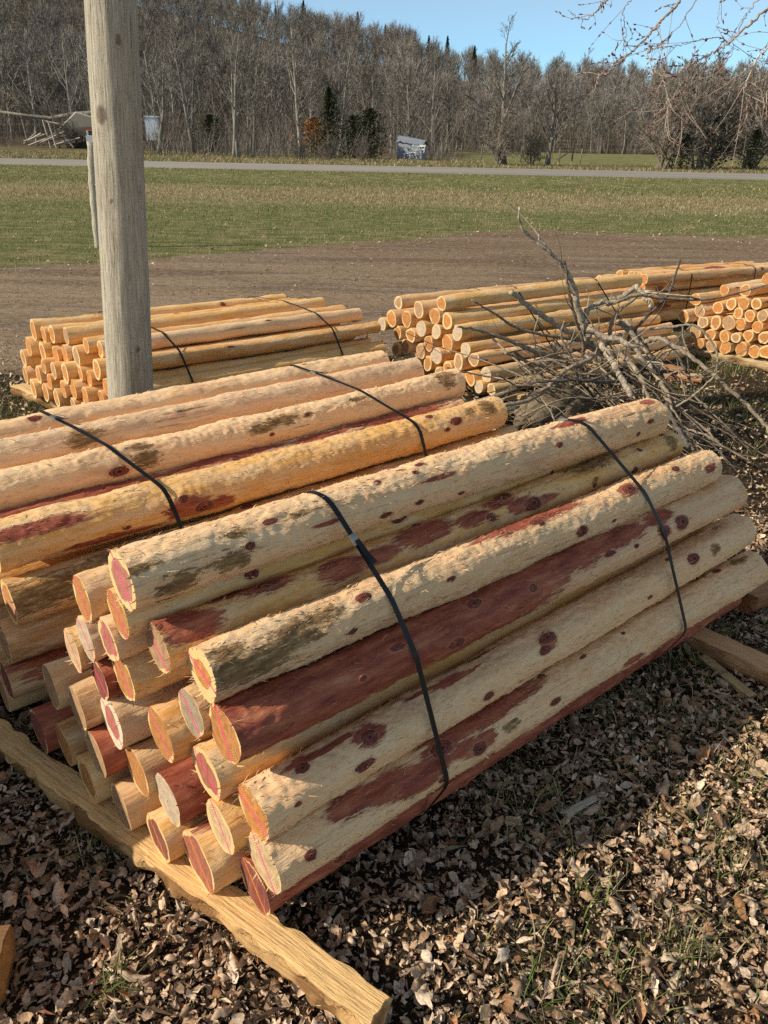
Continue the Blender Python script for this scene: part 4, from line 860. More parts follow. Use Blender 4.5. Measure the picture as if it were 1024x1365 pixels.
def ground_cover():
    # bare/grassy patches near
    def dl(x, y):
        d = np.interp(y, [.3, 3.0, 4.5, 6.5], [1, .95, .55, .12])
        n = fbm(x * .9 + 4, y * .9 + 4, 91, 3)
        g = sstep(1.6, 2.6, x) * sstep(2.9, 3.6, y)
        return np.clip(d * (.45 + 1.1 * n) * (1 - .55 * g), 0, 1)
    scatter_leaves('leaf_litter', 88000, (-2.0, 3.0, .35, 3.4), (.010, .040), 1, (5, 4), 'curled dry pale brown leaves covering the ground in front of the logs', dens=dl)
    scatter_leaves('leaf_litter', 2600, (-2.0, 2.6, .35, 3.6), (.040, .078), 17, (8, 5), 'larger whole dry leaves lying on the litter in front of the logs', zmax=.03, dens=dl)
    scatter_leaves('leaf_litter', 22000, (-4.0, 5.0, 3.4, 6.6), (.02, .055), 2, (5, 3), 'dry leaves scattered under the brush pile and between the bundles', dens=dl)
    brown = [(.46, .32, .20), (.28, .17, .095), (.56, .43, .29), (.14, .085, .05), (.20, .12, .065), (.60, .49, .35)]
    scatter_bits('leaf_crumb', 140000, (-2.0, 3.0, .35, 3.6), (.004, .020), 3, brown, 'broken leaf crumbs and bark bits between the dry leaves', elong=3.5, lift=.012)
    scatter_bits('leaf_crumb', 40000, (-4.0, 5.0, 3.4, 6.8), (.008, .03), 4, brown, 'broken leaf crumbs between the far bundles', elong=3.0, lift=.01)
    scatter_bits('wood_splinter', 1500, (-1.6, 2.4, .5, 3.4), (.012, .06), 5, [(.62, .48, .30), (.56, .40, .22), (.40, .16, .10)], 'loose cedar splinters lying among the leaves', elong=14, lift=.02)
    scatter_bits('dry_stem', 7000, (-2.0, 2.6, .35, 3.6), (.02, .10), 6, [(.34, .27, .17), (.26, .19, .11), (.18, .11, .07)], 'thin dry stems and twigs tangled in the leaves', elong=40, lift=.03)
    # grass tufts poking through the leaves
    grass('grass_tuft', 4200, (-1.8, 2.5, .5, 3.2), (.03, .10), .0028, 7, 'sparse green grass tufts poking through the dry leaves', clump=(60, .05), dry=.35)
    grass('grass_tuft', 4500, (.25, 1.7, .9, 2.6), (.03, .085), .0026, 8, 'dark grass in the shade along the front bundle', clump=(110, .06), dry=.40)
    def dg(x, y): return np.clip(sstep(1.7, 2.6, x) * (fbm(x * 1.2, y * 1.2, 55, 3) * 2.4 - .55), 0, 1)
    grass('grass_patch', 26000, (1.5, 4.6, 2.9, 6.6), (.03, .085), .0034, 9, 'patchy green grass right of the brush pile', dens=dg, dry=.28)
    def dq(x, y): return np.clip(sstep(-1.9, -2.4, x) * sstep(6.0, 5.2, y) * (fbm(x * 1.5, y * 1.5, 56, 3) * 2.4 - .5), 0, 1)
    grass('grass_patch', 16000, (-4.5, -1.7, 3.2, 6.2), (.03, .09), .0036, 10, 'green grass beside the skid of the bundle behind the pole', dens=dq, dry=.2)
    # the lawn between drive and road
    def dfar(x, y):
        a, b = drive_edges(x); b = b + 1.1 * (fbm(x * 1.1 + 2, x * 0 + 8, 6, 4) - .5)
        e = np.maximum(sstep(-.35, 1.0, y - b), .10 * sstep(-2.2, -.2, y - b) * (fbm(x * 2, y * 2, 59, 3) > .55))
        return np.clip(e * (np.abs(x) < y * .58 + 2) * (.55 + .9 * (fbm(x * .8, y * .8, 58, 3))), 0, 1)
    def drym(x, y):
        yy = y + 5 * (fbm(x * .25 + 5, y * .5, 61, 3) - .5)
        band = sstep(20.5, 24, yy) * sstep(36, 31, yy)
        n = fbm(x * .5, y * 1.4, 62, 4)
        a, b = drive_edges(x)
        edge = sstep(2.0, .2, y - b)
        return np.clip(.22 + .62 * band + 1.3 * (n - .5) + .4 * edge, .05, .95)
    g = [(.145, .215, .06), (.11, .18, .05), (.19, .24, .075), (.17, .205, .08)]; t = [(.48, .37, .21), (.38, .28, .155), (.53, .43, .26), (.30, .215, .12)]
    grass('lawn_grass', 330000, (-27, 27, 8.5, 42.5), (.03, .085), .006, 11, 'lawn of short green and straw-coloured grass between gravel and road', dens=dfar, dry=drym, pal=(g, t))
    def dtall(x, y): return np.clip((fbm(x * .35 + 8, y * .35, 63, 3) * 2.2 - .55) * (np.abs(x) < y * .58 + 2), 0, 1)
    grass('dry_grass', 45000, (-26, 26, 24, 43), (.05, .14), .008, 12, 'taller straw-coloured dry grass along the near side of the road', dens=dtall, dry=.8, pal=(g, t))
    grass('dry_grass', 80000, (-42, 42, 52.3, 70), (.08, .26), .012, 13, 'tall dry weeds along the far side of the road', dens=lambda x, y: np.clip(fbm(x * .2 + 1, y * .2, 64, 3) * 2 - .4, 0, 1) * (1 - .8 * (x > 7) * (x < 22) * (y > 57)), dry=.72, pal=(g, t))
    # gravel stones
    st = [(.42, .32, .23), (.30, .215, .15), (.56, .47, .37), (.18, .125, .085), (.48, .35, .25)]
    def ds(x, y): a, b = drive_edges(x); return ((y > a - .3) & (y < b)) * np.clip(fbm(x * .7, y * 2, 65, 3) * 1.6 - .1, 0, 1)
    scatter_bits('gravel_stone', 170000, (-9, 12, 5.2, 17), (.008, .042), 14, st, 'loose stones on the gravel drive', dens=ds, elong=1.6, lift=.004)
    sd = [(.34, .26, .17), (.26, .18, .11), (.46, .38, .27)]
    def dd(x, y):
        a, b = drive_edges(x); return ((np.abs(y - a) < .9) * .9 + (np.abs(y - b) < 1.0) * .5 + (y > 10) * .15) * 1.0
    scatter_leaves('scattered_leaf', 7000, (-9, 9, 4.8, 22), (.03, .07), 15, (4, 3), 'single dry leaves blown over the gravel and lawn', zmax=.02, dens=dd)

# ------------------------------------------------------------------ trees
def grow_tree(seed, H, r, lean=0.0, nl=11, first=.25, up=.5, spread=1.0, forks=1, wig=.10, twig=.010, col=(.29, .265, .23), tcol=(.255, .228, .20), dens=1.0, limb=.42):
    """bare deciduous tree: trunk+limbs tubes, crown of twigs"""
    rng = np.random.default_rng(seed); T = MB(); C = MB()
    def path(p, d, L, n, w, upk):
        P = [p]; d = d / np.linalg.norm(d)
        for i in range(n):
            d = d + rng.normal(size=3) * w + np.array([0, 0, upk]); d /= np.linalg.norm(d)
            p = p + d * (L / n); P.append(p)
        return np.array(P)
    def side(d, ang):
        a = rng.normal(size=3); a -= d * (a @ d); a /= np.linalg.norm(a); return d * math.cos(ang) + a * math.sin(ang)
    def sub(P, lvl, L, rr):
        n = {1: 7, 2: 6, 3: 4}[lvl]; n = max(2, int(n * dens + rng.random()))
        for q in range(n):
            t = .18 + .8 * (q + rng.random()) / n; i = min(len(P) - 2, int(t * (len(P) - 1))); f = t * (len(P) - 1) - i
            p = P[i] * (1 - f) + P[i + 1] * f; d = P[i + 1] - P[i]; d /= np.linalg.norm(d)
            l = L * (.55 + .6 * rng.random()) * (1.05 - .5 * t); dd = side(d, .45 + .55 * rng.random()); dd[2] += .15 * up
            if lvl == 1:
                Q = path(p, dd, l, 4, .16, .07 * up); C.tube(Q, np.linspace(rr * .45, rr * .16, 5), 3, np.array(tcol) * (.8 + .4 * rng.random()), False); sub(Q, 2, l * .55, rr * .4)
            elif lvl == 2:
                Q = path(p, dd, l, 3, .18, .06 * up); C.ribbon(Q, np.linspace(max(rr * .5, twig), twig * .7, 4), rng, np.array(tcol) * (.8 + .5 * rng.random())); sub(Q, 3, l * .6, rr * .4)
            else:
                Q = path(p, dd, l, 2, .2, .05); C.ribbon(Q, np.linspace(twig * .8, twig * .4, 3), rng, np.array(tcol) * (.85 + .6 * rng.random()))
    for f in range(forks):
        d0 = np.array([lean + (rng.normal() * .16 if forks > 1 else 0), rng.normal() * .05 + (rng.normal() * .1 if forks > 1 else 0), 1.])
        h = H * (1 - .12 * f); P = path(np.array([.12 * rng.normal() * (forks > 1), .12 * rng.normal() * (forks > 1), -.15]), d0, h * .86, 9, wig * .5, .05)
        rad = r * (1 - .25 * (f > 0)) * (1 - .82 * np.linspace(0, 1, 10) ** .9); rad[0] *= 1.35
        T.tube(P, rad, 7, col)
        for q in range(nl):
            t = first + (.97 - first) * (q + rng.random()) / nl; i = min(8, int(t * 9)); ff = t * 9 - i
            p = P[i] * (1 - ff) + P[i + 1] * ff; d = P[i + 1] - P[i]; d /= np.linalg.norm(d)
            l = H * limb * spread * (.5 + .6 * rng.random()) * (1.12 - .75 * t); dd = side(d, .55 + .5 * rng.random()); dd[2] += .12 * up
            Q = path(p, dd, l, 6, wig, .09 * up); rr = r * (.42 - .25 * t) * (.7 + .5 * rng.random())
            T.tube(Q, np.linspace(rr, rr * .3, 7), 5, np.array(col) * (.85 + .3 * rng.random()), False); sub(Q, 1, l * .5, rr)
    return T.mesh('trunk', M['bark']), C.mesh('crown', M['bark'], False)

def conifer(seed, H, w, col=(.050, .060, .030), ragged=.4, round_=False):
    rng = np.random.default_rng(seed); T = MB(); F = MB()
    T.tube([(0, 0, -.1), (0, 0, H * .5), (0, 0, H * .97)], [H * .02, H * .012, .01], 6, (.14, .10, .07))
    n = int((1500 if round_ else 2200) + H * 160)
    lobes = [(rng.random() * 6.28, rng.random(), .35 + .5 * rng.random()) for _ in range(9)]
    for q in range(n):
        t = rng.random() ** .8; z = H * (.03 + .97 * t); a = rng.random() * 6.28
        if rng.random() < .35 and lobes: a = lobes[rng.integers(9)][0] + .5 * rng.normal()
        lob = max([math.exp(-((t - lt) / .14) ** 2) * max(0, math.cos(a - la)) * ls for la, lt, ls in lobes])
        rm = w * ((math.sin(PI * min(1, t * .86 + .14)) ** .7) if round_ else (1 - t) ** .8) * (.55 + .75 * lob) * (1 + ragged * rng.normal()) + .05
        rr = abs(rm) * rng.random() ** .5
        c = np.array([rr * math.cos(a), rr * math.sin(a), z]); s = .06 + .15 * rng.random() * (w / 1.5) ** .5
        d = np.array([math.cos(a), math.sin(a), .15 + .5 * rng.random()]); d /= np.linalg.norm(d); k = rng.normal(size=3); k -= d * (k @ d); k /= np.linalg.norm(k)
        V = [c - d * s * .4 - k * s * .25, c - d * s * .4 + k * s * .25, c + d * s * .8 + k * s * .12 * rng.random(), c + d * s * .2 - k * s * .5]
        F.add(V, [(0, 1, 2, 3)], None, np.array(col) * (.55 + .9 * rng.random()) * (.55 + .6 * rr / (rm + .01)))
    return T.mesh('trunk', M['bark']), F.mesh('crown', M['needle'], False)

class TreeKind:
    def __init__(s, name, meshes): s.name = name; s.me = meshes
    def put(s, x, y, h, rz, label, group, cat='tree', z=None, name=None, sink=.0):
        o = empty(name or s.name, (x, y, float(ground_z(x, y)) - sink if z is None else z), rz); o.scale = (h, h, h)
        tag(o, label, cat, group)
        for nm, me in zip(('trunk', 'crown'), s.me): link(nm, me, o)
        return o

def woodland_mass():
    rng = np.random.default_rng(40); m = MB(); protos = []
    for k in range(7):
        b = MB(); r2 = np.random.default_rng(900 + k); H = 1.0
        P = np.array([(0, 0, 0), (.01 * r2.normal(), .01 * r2.normal(), .45), (.03 * r2.normal(), .03 * r2.normal(), .92)])
        b.tube(P, [.013, .008, .003], 4, (.26, .235, .205), False); wc = .24 + .10 * r2.random(); zc = .60 + .04 * r2.normal()
        for q in range(30):      # limbs reaching the skin of a rounded crown
            a = r2.random() * 6.28; e = -.5 + 1.9 * r2.random(); tip = np.array([wc * math.cos(a) * math.cos(e) * (.7 + .4 * r2.random()), wc * math.sin(a) * math.cos(e) * (.7 + .4 * r2.random()), zc + .42 * math.sin(e) * (.8 + .3 * r2.random())])
            t = min(.85, max(.15, tip[2] - .22 - .15 * r2.random())); p = np.array([P[1][0] * t * 2, P[1][1] * t * 2, t]); d = tip - p; l = np.linalg.norm(d); d /= l
            b.ribbon([p, p + d * l * .5 + [0, 0, -.012], tip], [.0048, .0036, .0016], r2, (.24, .22, .20))
            for w in range(16):
                s = p + d * l * (.35 + .65 * r2.random()); g = d + r2.normal(size=3) * .6 + [0, 0, .15]; g /= np.linalg.norm(g); ll = .13 * (.4 + .8 * r2.random())
                b.ribbon([s, s + g * ll * .5, s + g * ll], [.0032, .0024, .0012], r2, np.array((.275, .248, .222)) * (.75 + .6 * r2.random()))
        protos.append((np.vstack(b.V), np.vstack(b.Q), np.vstack(b.C)))
    pts = []
    for _ in range(20000):
        y = 92 + 200 * rng.random() ** 1.05; x = rng.uniform(-.72, .72) * y
        if x > 5 and x < 45 and y < 116: continue
        if all((x - a) ** 2 + (y - b) ** 2 > 2.6 ** 2 for a, b in pts[-500:]): pts.append((x, y))
        if len(pts) >= 1700: break
    Vs = []; Qs = []; Cs = []; n = 0
    for x, y in pts:
        V, Q, C = protos[rng.integers(7)]; h = 6.2 + 4.0 * rng.random(); a = rng.random() * 6.28; ca, sa = math.cos(a), math.sin(a)
        W = V * np.array([h * .9, h * .9, h]); W = np.stack([W[:, 0] * ca - W[:, 1] * sa + x, W[:, 0] * sa + W[:, 1] * ca + y, W[:, 2] + float(ground_z(x, y)) - .2], 1)
        hue = np.array([1, 1, 1]) * (.75 + .5 * rng.random()) * np.array([1.0, 1 - .04 * rng.random(), 1 - .10 * rng.random()])
        Vs.append(W); Qs.append(Q + n); Cs.append(C * hue); n += len(V)
    me = mesh_from('far_woodland', np.vstack(Vs), [np.vstack(Qs)], M['bark'], False, colors={'col': np.vstack(Cs)})
    tag(link('far_woodland', me), 'bare grey-brown wood covering the hill behind the road', None, None, 'stuff')
    # grey brush along the foot of the wood
    b = MB()
    for q in range(5200):
        x = rng.uniform(-75, 75); y = 64 + 76 * rng.random() ** 1.3
        if -1 < x < 3 and y < 75 or (x > 5 and x < 36 and y < 114) or (-35 < x < -22 and y < 84): continue
        z = float(ground_z(x, y)); hh = .6 + 2.4 * rng.random() * (1 + (y > 80))
        for w in range(6):
            d = np.array([rng.normal() * .35, rng.normal() * .35, 1.]); p = np.array([x + rng.normal() * .3, y + rng.normal() * .3, z - .05])
            b.ribbon([p, p + d * hh * .5, p + d * hh + rng.normal(size=3) * .15], [.016, .012, .004], rng, np.array((.245, .215, .185)) * (.7 + .6 * rng.random()))
    tag(b.build('undergrowth', M['bark'], None, False), 'grey leafless undergrowth along the foot of the wood', None, None, 'stuff')

def trees():
    K = {}
    K['tall'] = TreeKind('bare_tree', grow_tree(1, 9.5, .17, nl=13, first=.28, up=.9, spread=.75))
    K['fork'] = TreeKind('bare_tree', grow_tree(2, 9.5, .17, nl=9, first=.30, up=.9, spread=.72, forks=2))
    K['wide'] = TreeKind('bare_tree', grow_tree(3, 8.5, .24, nl=13, first=.22, up=.55, spread=1.15))
    K['slim'] = TreeKind('bare_tree', grow_tree(4, 9.0, .10, nl=12, first=.25, up=1.0, spread=.5))
    K['lean'] = TreeKind('bare_tree', grow_tree(5, 8.5, .20, lean=.22, nl=10, first=.25, up=.7, spread=1.0))
    K['bush'] = TreeKind('bare_shrub', grow_tree(6, 4.2, .09, nl=10, first=.06, up=.45, spread=1.35, forks=5, wig=.16, col=(.26, .22, .18), tcol=(.27, .228, .19)))
    K['pale'] = TreeKind('bare_tree', grow_tree(7, 10.0, .16, nl=14, first=.22, up=.8, spread=.85, col=(.42, .38, .33), tcol=(.29, .26, .225)))
    K['cedar'] = TreeKind('cedar_tree', conifer(1, 5.0, 1.35, (.055, .063, .034), .75))
    K['cedar2'] = TreeKind('cedar_tree', conifer(2, 3.6, 1.5, (.060, .068, .036), .8, True))
    K['pine'] = TreeKind('pine_tree', conifer(3, 9.0, 1.7, (.055, .065, .030), .5))
    K['rust'] = TreeKind('oak_tree', conifer(4, 3.0, 1.5, (.26, .13, .05), .6, True))
    g = 'bare trees at the foot of the wooded hill'
    spec = [  # kind, x, y, scale, rz, label
     ('lean', -18.2, 66, .95, .3, 'leaning bare tree with dark trunk just right of the utility pole'),
     ('lean', -19.7, 67, .80, 2.9, 'short thick-trunked bare tree between pole and leaning tree'),
     ('tall', -15.9, 68, 1.05, 1.0, 'slim straight bare tree right of the leaning tree'),
     ('fork', -11.6, 64, 1.0, .2, 'double-stemmed bare tree in front of the hill left of the dark cedars'),
     ('slim', -10.8, 66, 1.05, 2.0, 'thin bare tree right beside the double-stemmed tree'),
     ('pale', -7.3, 68, 1.05, .5, 'pale tall bare tree standing by the rust-leaved shrub'),
     ('tall', -4.3, 70, 1.0, 4.0, 'bare tree rising behind the dark cedars'),
     ('wide', 4.6, 92, 1.15, .8, 'broad dark bare tree behind the little white shed'),
     ('wide', 6.3, 97, 1.1, 2.8, 'wide bare tree right behind the lawn seat'),
     ('wide', 8.2, 62, 1.08, 1.2, 'tall pale bare tree beside the road at the wood gap'),
     ('wide', 11.8, 64, .86, 3.4, 'lower spreading bare tree right of the tall pale tree'),
     ('tall', -27, 80, 1.15, .2, 'tall bare tree left of the collapsed shed'),
     ('pale', -31, 84, 1.15, 1.2, 'pale bare tree at the left picture edge behind the shed'),
     ('wide', -24, 88, 1.2, 2.3, 'broad bare tree behind the collapsed shed'),
     ('fork', -19.5, 84, 1.1, 1.3, 'forked bare tree directly left of the utility pole'),
     ('wide', 29.0, 118, 1.15, .6, 'dark bare tree with split trunk at the back of the meadow'),
     ('tall', 51, 240, 1.5, 3.6, 'lone tall bare tree on the skyline')]
    for kd, x, y, h, rz, lb in spec: K[kd].put(x, y, h, rz, lb, g)
    rng = random.Random(8); cand = []
    for i in range(46):
        y = rng.uniform(78, 108); x = -.60 * y + 1.16 * y * (i + rng.random()) / 46
        if 5 < x < 34 and y < 112: y = rng.uniform(114, 124)
        if -1 < x < 3: y = max(y, 84)
        cand.append((x, y))
    cand.sort(key=lambda c: c[0] / c[1])
    for i, (x, y) in enumerate(cand):
        K[rng.choice(['tall', 'fork', 'wide', 'slim', 'pale', 'slim', 'tall'])].put(x, y, rng.uniform(.58, .92), rng.random() * 6.28,
            'bare tree at the edge of the hillside wood, number %s from the left' % NUM[i], 'bare trees along the edge of the hillside wood')
    g = 'leafless shrubs behind the road'
    for x, y, h, rz, lb in [(7.6, 60.8, 1.15, .4, 'tangled leafless shrub spreading at the foot of the tall pale tree'), (10.2, 61.5, .75, 2.2, 'smaller leafless shrub right of the tangled one'),
                            (19.1, 60, 1.9, .2, 'big round leafless shrub at the right beyond the road'), (22.4, 61, 2.05, 1.9, 'leafless shrub behind the green cedar shrub at right'), (26.0, 60.5, 2.0, 3.1, 'leafless shrub at the right picture edge beyond the road'),
                            (-20.6, 78, .9, 1, 'small leafless shrub beside the collapsed shed'), (-4.5, 60.5, .5, 2, 'low leafless shrub below the dark cedars'), (-2.2, 60.5, .5, 1, 'low leafless shrub left of the little white shed'), (-6.6, 61, .45, 5, 'low leafless shrub below the pale tall tree'), (-29.5, 78, .9, 2, 'leafless shrub at the left picture edge')]:
        K['bush'].put(x, y, h, rz, lb, g, 'shrub')
    g = 'evergreens behind the road'
    for kd, x, y, h, rz, lb in [('cedar', -4.9, 67, .98, 0, 'pointed dark cedar left of the little white shed'), ('cedar2', -1.6, 66, .98, 1, 'broad dark cedar touching the little white shed'), ('cedar2', -15.2, 72, .80, 2, 'dull green cedar among the bare trunks near the pole'),
                                ('cedar2', -3.0, 67, .85, 4, 'dark cedar between the pointed and the broad cedar'), ('cedar2', 20.0, 58.5, .62, 3, 'green-brown cedar shrub at the right beyond the road'), ('cedar2', 25.0, 59, .75, 5, 'dark cedar shrub at the right picture edge beyond the road'), ('cedar2', 23.4, 62, .95, 2, 'dark cedar standing inside the leafless shrubs at right')]:
        K[kd].put(x, y, h, rz, lb, g)
    K['rust'].put(-6.5, 72, .95, 0, 'small shrub with rust-orange leaves left of the dark cedars', None, 'shrub', name='rusty_shrub')
    g = 'pines along the crest of the hill'; pts = []
    for i in range(26):
        x = -62 + 124 * (i + rng.random()) / 26; x = -92 + (x + 62) * .95; y = rng.uniform(225, 275); pts.append((x, y))
    pts.sort(key=lambda c: c[0] / c[1])
    for i, (x, y) in enumerate(pts): K['pine'].put(x, y, rng.uniform(.8, 1.3), rng.random() * 6, 'dark pine poking above the bare wood, number %s from the left' % NUM[i], g)

NUM = ('one two three four five six seven eight nine ten eleven twelve thirteen fourteen fifteen sixteen seventeen eighteen nineteen twenty twenty-one twenty-two twenty-three twenty-four twenty-five twenty-six twenty-seven twenty-eight '
       'twenty-nine thirty thirty-one thirty-two thirty-three thirty-four thirty-five thirty-six thirty-seven thirty-eight thirty-nine forty forty-one forty-two forty-three forty-four forty-five forty-six forty-seven forty-eight').split()

# ------------------------------------------------------------------ buildings and bits beyond the road
def far_things():
    rng = np.random.default_rng(3)
    # collapsed shed
    bx, by = -30.6, 78.0; o = empty('collapsed_shed', (bx, by, float(ground_z(bx, by)))); tag(o, 'collapsed shed with tilted grey roof and heap of broken boards', 'shed')
    m = MB(); A = np.array([(.3, 0, 1.6), (2.2, -.6, 2.9), (5.6, -.4, 2.0), (3.6, .6, .6)])
    m.add(np.vstack([A, A + [0, .1, .12]]), [(0, 1, 2, 3), (4, 7, 6, 5), (0, 4, 5, 1), (1, 5, 6, 2), (2, 6, 7, 3), (3, 7, 4, 0)], None, (.40, .36, .30)); m.build('roof', M['paint'], o, False)
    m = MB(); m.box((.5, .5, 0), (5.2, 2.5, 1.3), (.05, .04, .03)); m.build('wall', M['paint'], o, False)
    for k in range(13):
        m = MB(); a = np.array([-3.2 + rng.random() * 3, -.6 + rng.random() * .6, .1 + rng.random() * .5]); d = np.array([1.2 + 1.4 * rng.random(), .2 * rng.normal(), .3 + .7 * rng.random()])
        m.tube([a, a + d], .07, 4, np.array((.42, .37, .30)) * (.5 + .8 * rng.random())); m.build('plank', M['paint'], o, False)
    for a, b in (((-.6, -.4, 0), (-.9, -.5, 2.3)), ((-.9, -.4, 2.2), (.9, -.3, 1.9)), ((.3, -.5, 1.6), (1.5, -.4, .1)), ((.1, -.8, 0), (-.35, -.7, 2.2))):
        m = MB(); m.tube([a, b], .075, 4, (.45, .40, .33)); m.build('post', M['paint'], o, False)
    # fallen trunk lying across behind it
    m = MB(); P = np.array([(-36.5, 80, 3.1), (-34, 80.5, 2.8), (-32, 80.5, 2.65), (-29.5, 80, 3.0), (-26, 79.5, 3.25), (-23.5, 79, 3.4)]); m.tube(P, np.linspace(.10, .26, 6), 8, (.42, .38, .31))
    for k in range(9):
        i = rng.integers(0, 3); p = P[i]; m.tube([p, p + [-.6 + .5 * rng.normal(), 0, .8 + rng.random()], p + [-1 + .8 * rng.normal(), 0, 2.0 + 1.5 * rng.random()]], [.06, .04, .015], 4, (.40, .35, .29))
    tag(m.build('fallen_tree', M['bark']), 'long pale fallen tree trunk lying above the collapsed shed', 'tree')
    # vehicle mostly hidden by the pole
    vx, vy = -26.7, 75.0; z = float(ground_z(vx, vy)); o = empty('parked_truck', (vx, vy, z), .2); tag(o, 'small white truck with red roof half hidden behind the utility pole', 'truck')
    m = MB(); m.box((-.1, -.8, .45), (3.6, .8, 1.15), (.72, .72, .70)); m.box((.0, -.75, 1.15), (1.5, .75, 1.62), (.70, .70, .68)); m.build('body', M['paint'], o, False)
    m = MB(); m.box((-.03, -.78, 1.62), (1.55, .78, 1.76), (.55, .05, .04)); m.build('roof', M['paint'], o, False)
    m = MB(); m.box((-.012, -.66, 1.2), (.0, .66, 1.58)); m.box((.15, -.764, 1.2), (1.35, -.752, 1.56)); m.build('window', M['glass'], o, False)
    for x in (.7, 2.8):
        for y in (-.78, .78):
            m = MB(); m.tube([(x, y - .1, .36), (x, y + .1, .36)], .36, 16, (.03, .03, .03)); w = m.build('wheel', M['paint'], o, False)
            m = MB(); m.tube([(x, y - .11, .36), (x, y + .11, .36)], .2, 12, (.4, .4, .4)); m.build('rim', M['paint'], w, False)
    # pale tank trailer between the trunks
    o = empty('white_trailer', (-22.85, 80, float(ground_z(-22.85, 80)) + .2), .1); tag(o, 'pale blue-white box trailer seen between two trunks right of the pole', 'trailer')
    m = MB(); m.box((0, -.9, .7), (1.25, .9, 2.6), (.62, .68, .78)); m.build('body', M['paint'], o, False); m = MB(); m.box((-.06, -.95, 2.6), (1.31, .95, 2.72), (.75, .78, .82)); m.build('roof', M['paint'], o, False)
    for y in (-.8, .8):
        m = MB(); m.tube([(.6, y - .1, .33), (.6, y + .1, .33)], .33, 14, (.03, .03, .03)); m.build('wheel', M['paint'], o, False)
    # little white shed
    sx, sy = .45, 68.5; z = float(ground_z(sx, sy)) - .05; o = empty('white_shed', (sx, sy, z), R(-20)); o.scale = (.72, .8, .72); tag(o, 'little white shed with lit orange-brown end and long side coloured blue-grey for shade', 'shed')
    m = MB(); V = [(0, 0, 0), (0, 1.6, 0), (0, 1.6, 1.9), (0, .8, 2.35), (0, 0, 1.9), (2.9, 0, 0), (2.9, 1.6, 0), (2.9, 1.6, 1.55), (2.9, .8, 1.9), (2.9, 0, 1.55)]
    m.add(V, [(0, 5, 9, 4), (1, 2, 7, 6), (0, 4, 2, 1), (5, 6, 7, 9)], [(4, 3, 2), (9, 7, 8)], (.30, .32, .38)); m.build('wall', M['paint'], o, False)  # shade on the white walls is put into this blue-grey colour
    m = MB(); V = np.array([(-.15, -.12, 1.86), (-.15, .8, 2.42), (3.05, .8, 1.97), (3.05, -.12, 1.50), (-.15, 1.72, 1.86), (3.05, 1.72, 1.50)]); m.add(np.vstack([V, V + [0, 0, .06]]), [(0, 1, 2, 3), (1, 4, 5, 2), (6, 9, 8, 7), (7, 8, 11, 10), (0, 6, 7, 1), (1, 7, 10, 4), (0, 3, 9, 6)], None, (.24, .26, .32)); m.build('roof', M['paint'], o, False)  # roof colour carries the same blue-grey shade, a little darker
    m = MB(); m.box((-.03, .45, .05), (-.004, 1.25, 1.7), (.62, .36, .14)); m.build('door', M['paint'], o, False)
    m = MB(); m.box((-.05, .0, 0), (-.004, .35, 1.86), (.80, .82, .85)); m.build('trim_board', M['paint'], o, False)
    # white lawn seat
    o = empty('lawn_seat', (1.9, 66.4, float(ground_z(1.9, 66.4)) + .1), R(-15)); o.scale = (.85, .85, .85); tag(o, 'white slatted lawn seat standing right of the little white shed', 'seat'); W = (.80, .79, .76)
    m = MB(); m.box((-.55, -.25, .50), (.55, .25, .57), W); m.build('seat', M['paint'], o, False)
    m = MB(); m.box((-.45, .26, .72), (.75, .31, .86), W); m.box((-.40, .27, 1.02), (.80, .32, 1.17), W); m.tube([(-.45, .25, .5), (-.35, .35, 1.2)], .04, 4, W); m.tube([(.70, .25, .5), (.80, .35, 1.2)], .04, 4, W); m.build('backrest', M['paint'], o, False)
    for x, y in ((-.5, -.2), (.5, -.2), (-.5, .22), (.5, .22)):
        m = MB(); m.tube([(x, y, 0), (x, y, .5)], .045, 4, W); m.build('leg', M['paint'], o, False)
    m = MB(); m.box((-1.1, -.3, .42), (-.62, .2, .48), W); m.tube([(-1.05, -.1, 0), (-1.05, -.1, .42)], .04, 4, W); m.build('footrest', M['paint'], o, False)
    # wire fence
    o = empty('wire_fence', (0, 72, 0)); tag(o, 'wire fence on thin grey posts along the wood behind the road', 'fence'); tops = []
    for k, x in enumerate(np.concatenate([np.linspace(-17, -5, 8), np.linspace(2.6, 15.5, 9)])):
        y = 71 - abs(x) * .1 + .3 * rng.normal(); z = float(ground_z(x, y)); h = 1.15 + .15 * rng.normal() * .5; lx = .06 * rng.normal()
        m = MB(); m.tube([(x, y - 72, z - .1), (x + lx, y - 72, z + h)], .055, 5, (.30, .27, .23)); m.build('post', M['bark'], o); tops.append((x + lx * .8, y - 72, z + h))
    tops = np.array(tops)
    for dz in (.15, .45, .8):
        for sl in (slice(0, 8), slice(8, 17)):
            m = MB(); m.tube(tops[sl] - [0, 0, dz], .008, 3, (.25, .24, .22), False); m.build('wire', M['bark'], o)
    # gate brace post
    x, y = 16.2, 76; z = float(ground_z(x, y)); o = empty('gate_post', (x, y, z)); tag(o, 'dark braced gate post at the edge of the meadow', 'post')
    m = MB(); m.tube([(0, 0, -.1), (0, 0, 1.5)], .08, 6, (.12, .10, .08)); m.build('post', M['bark'], o); m = MB(); m.tube([(-1.3, 0, .05), (0, 0, .95)], .06, 5, (.12, .10, .08)); m.build('brace', M['bark'], o)

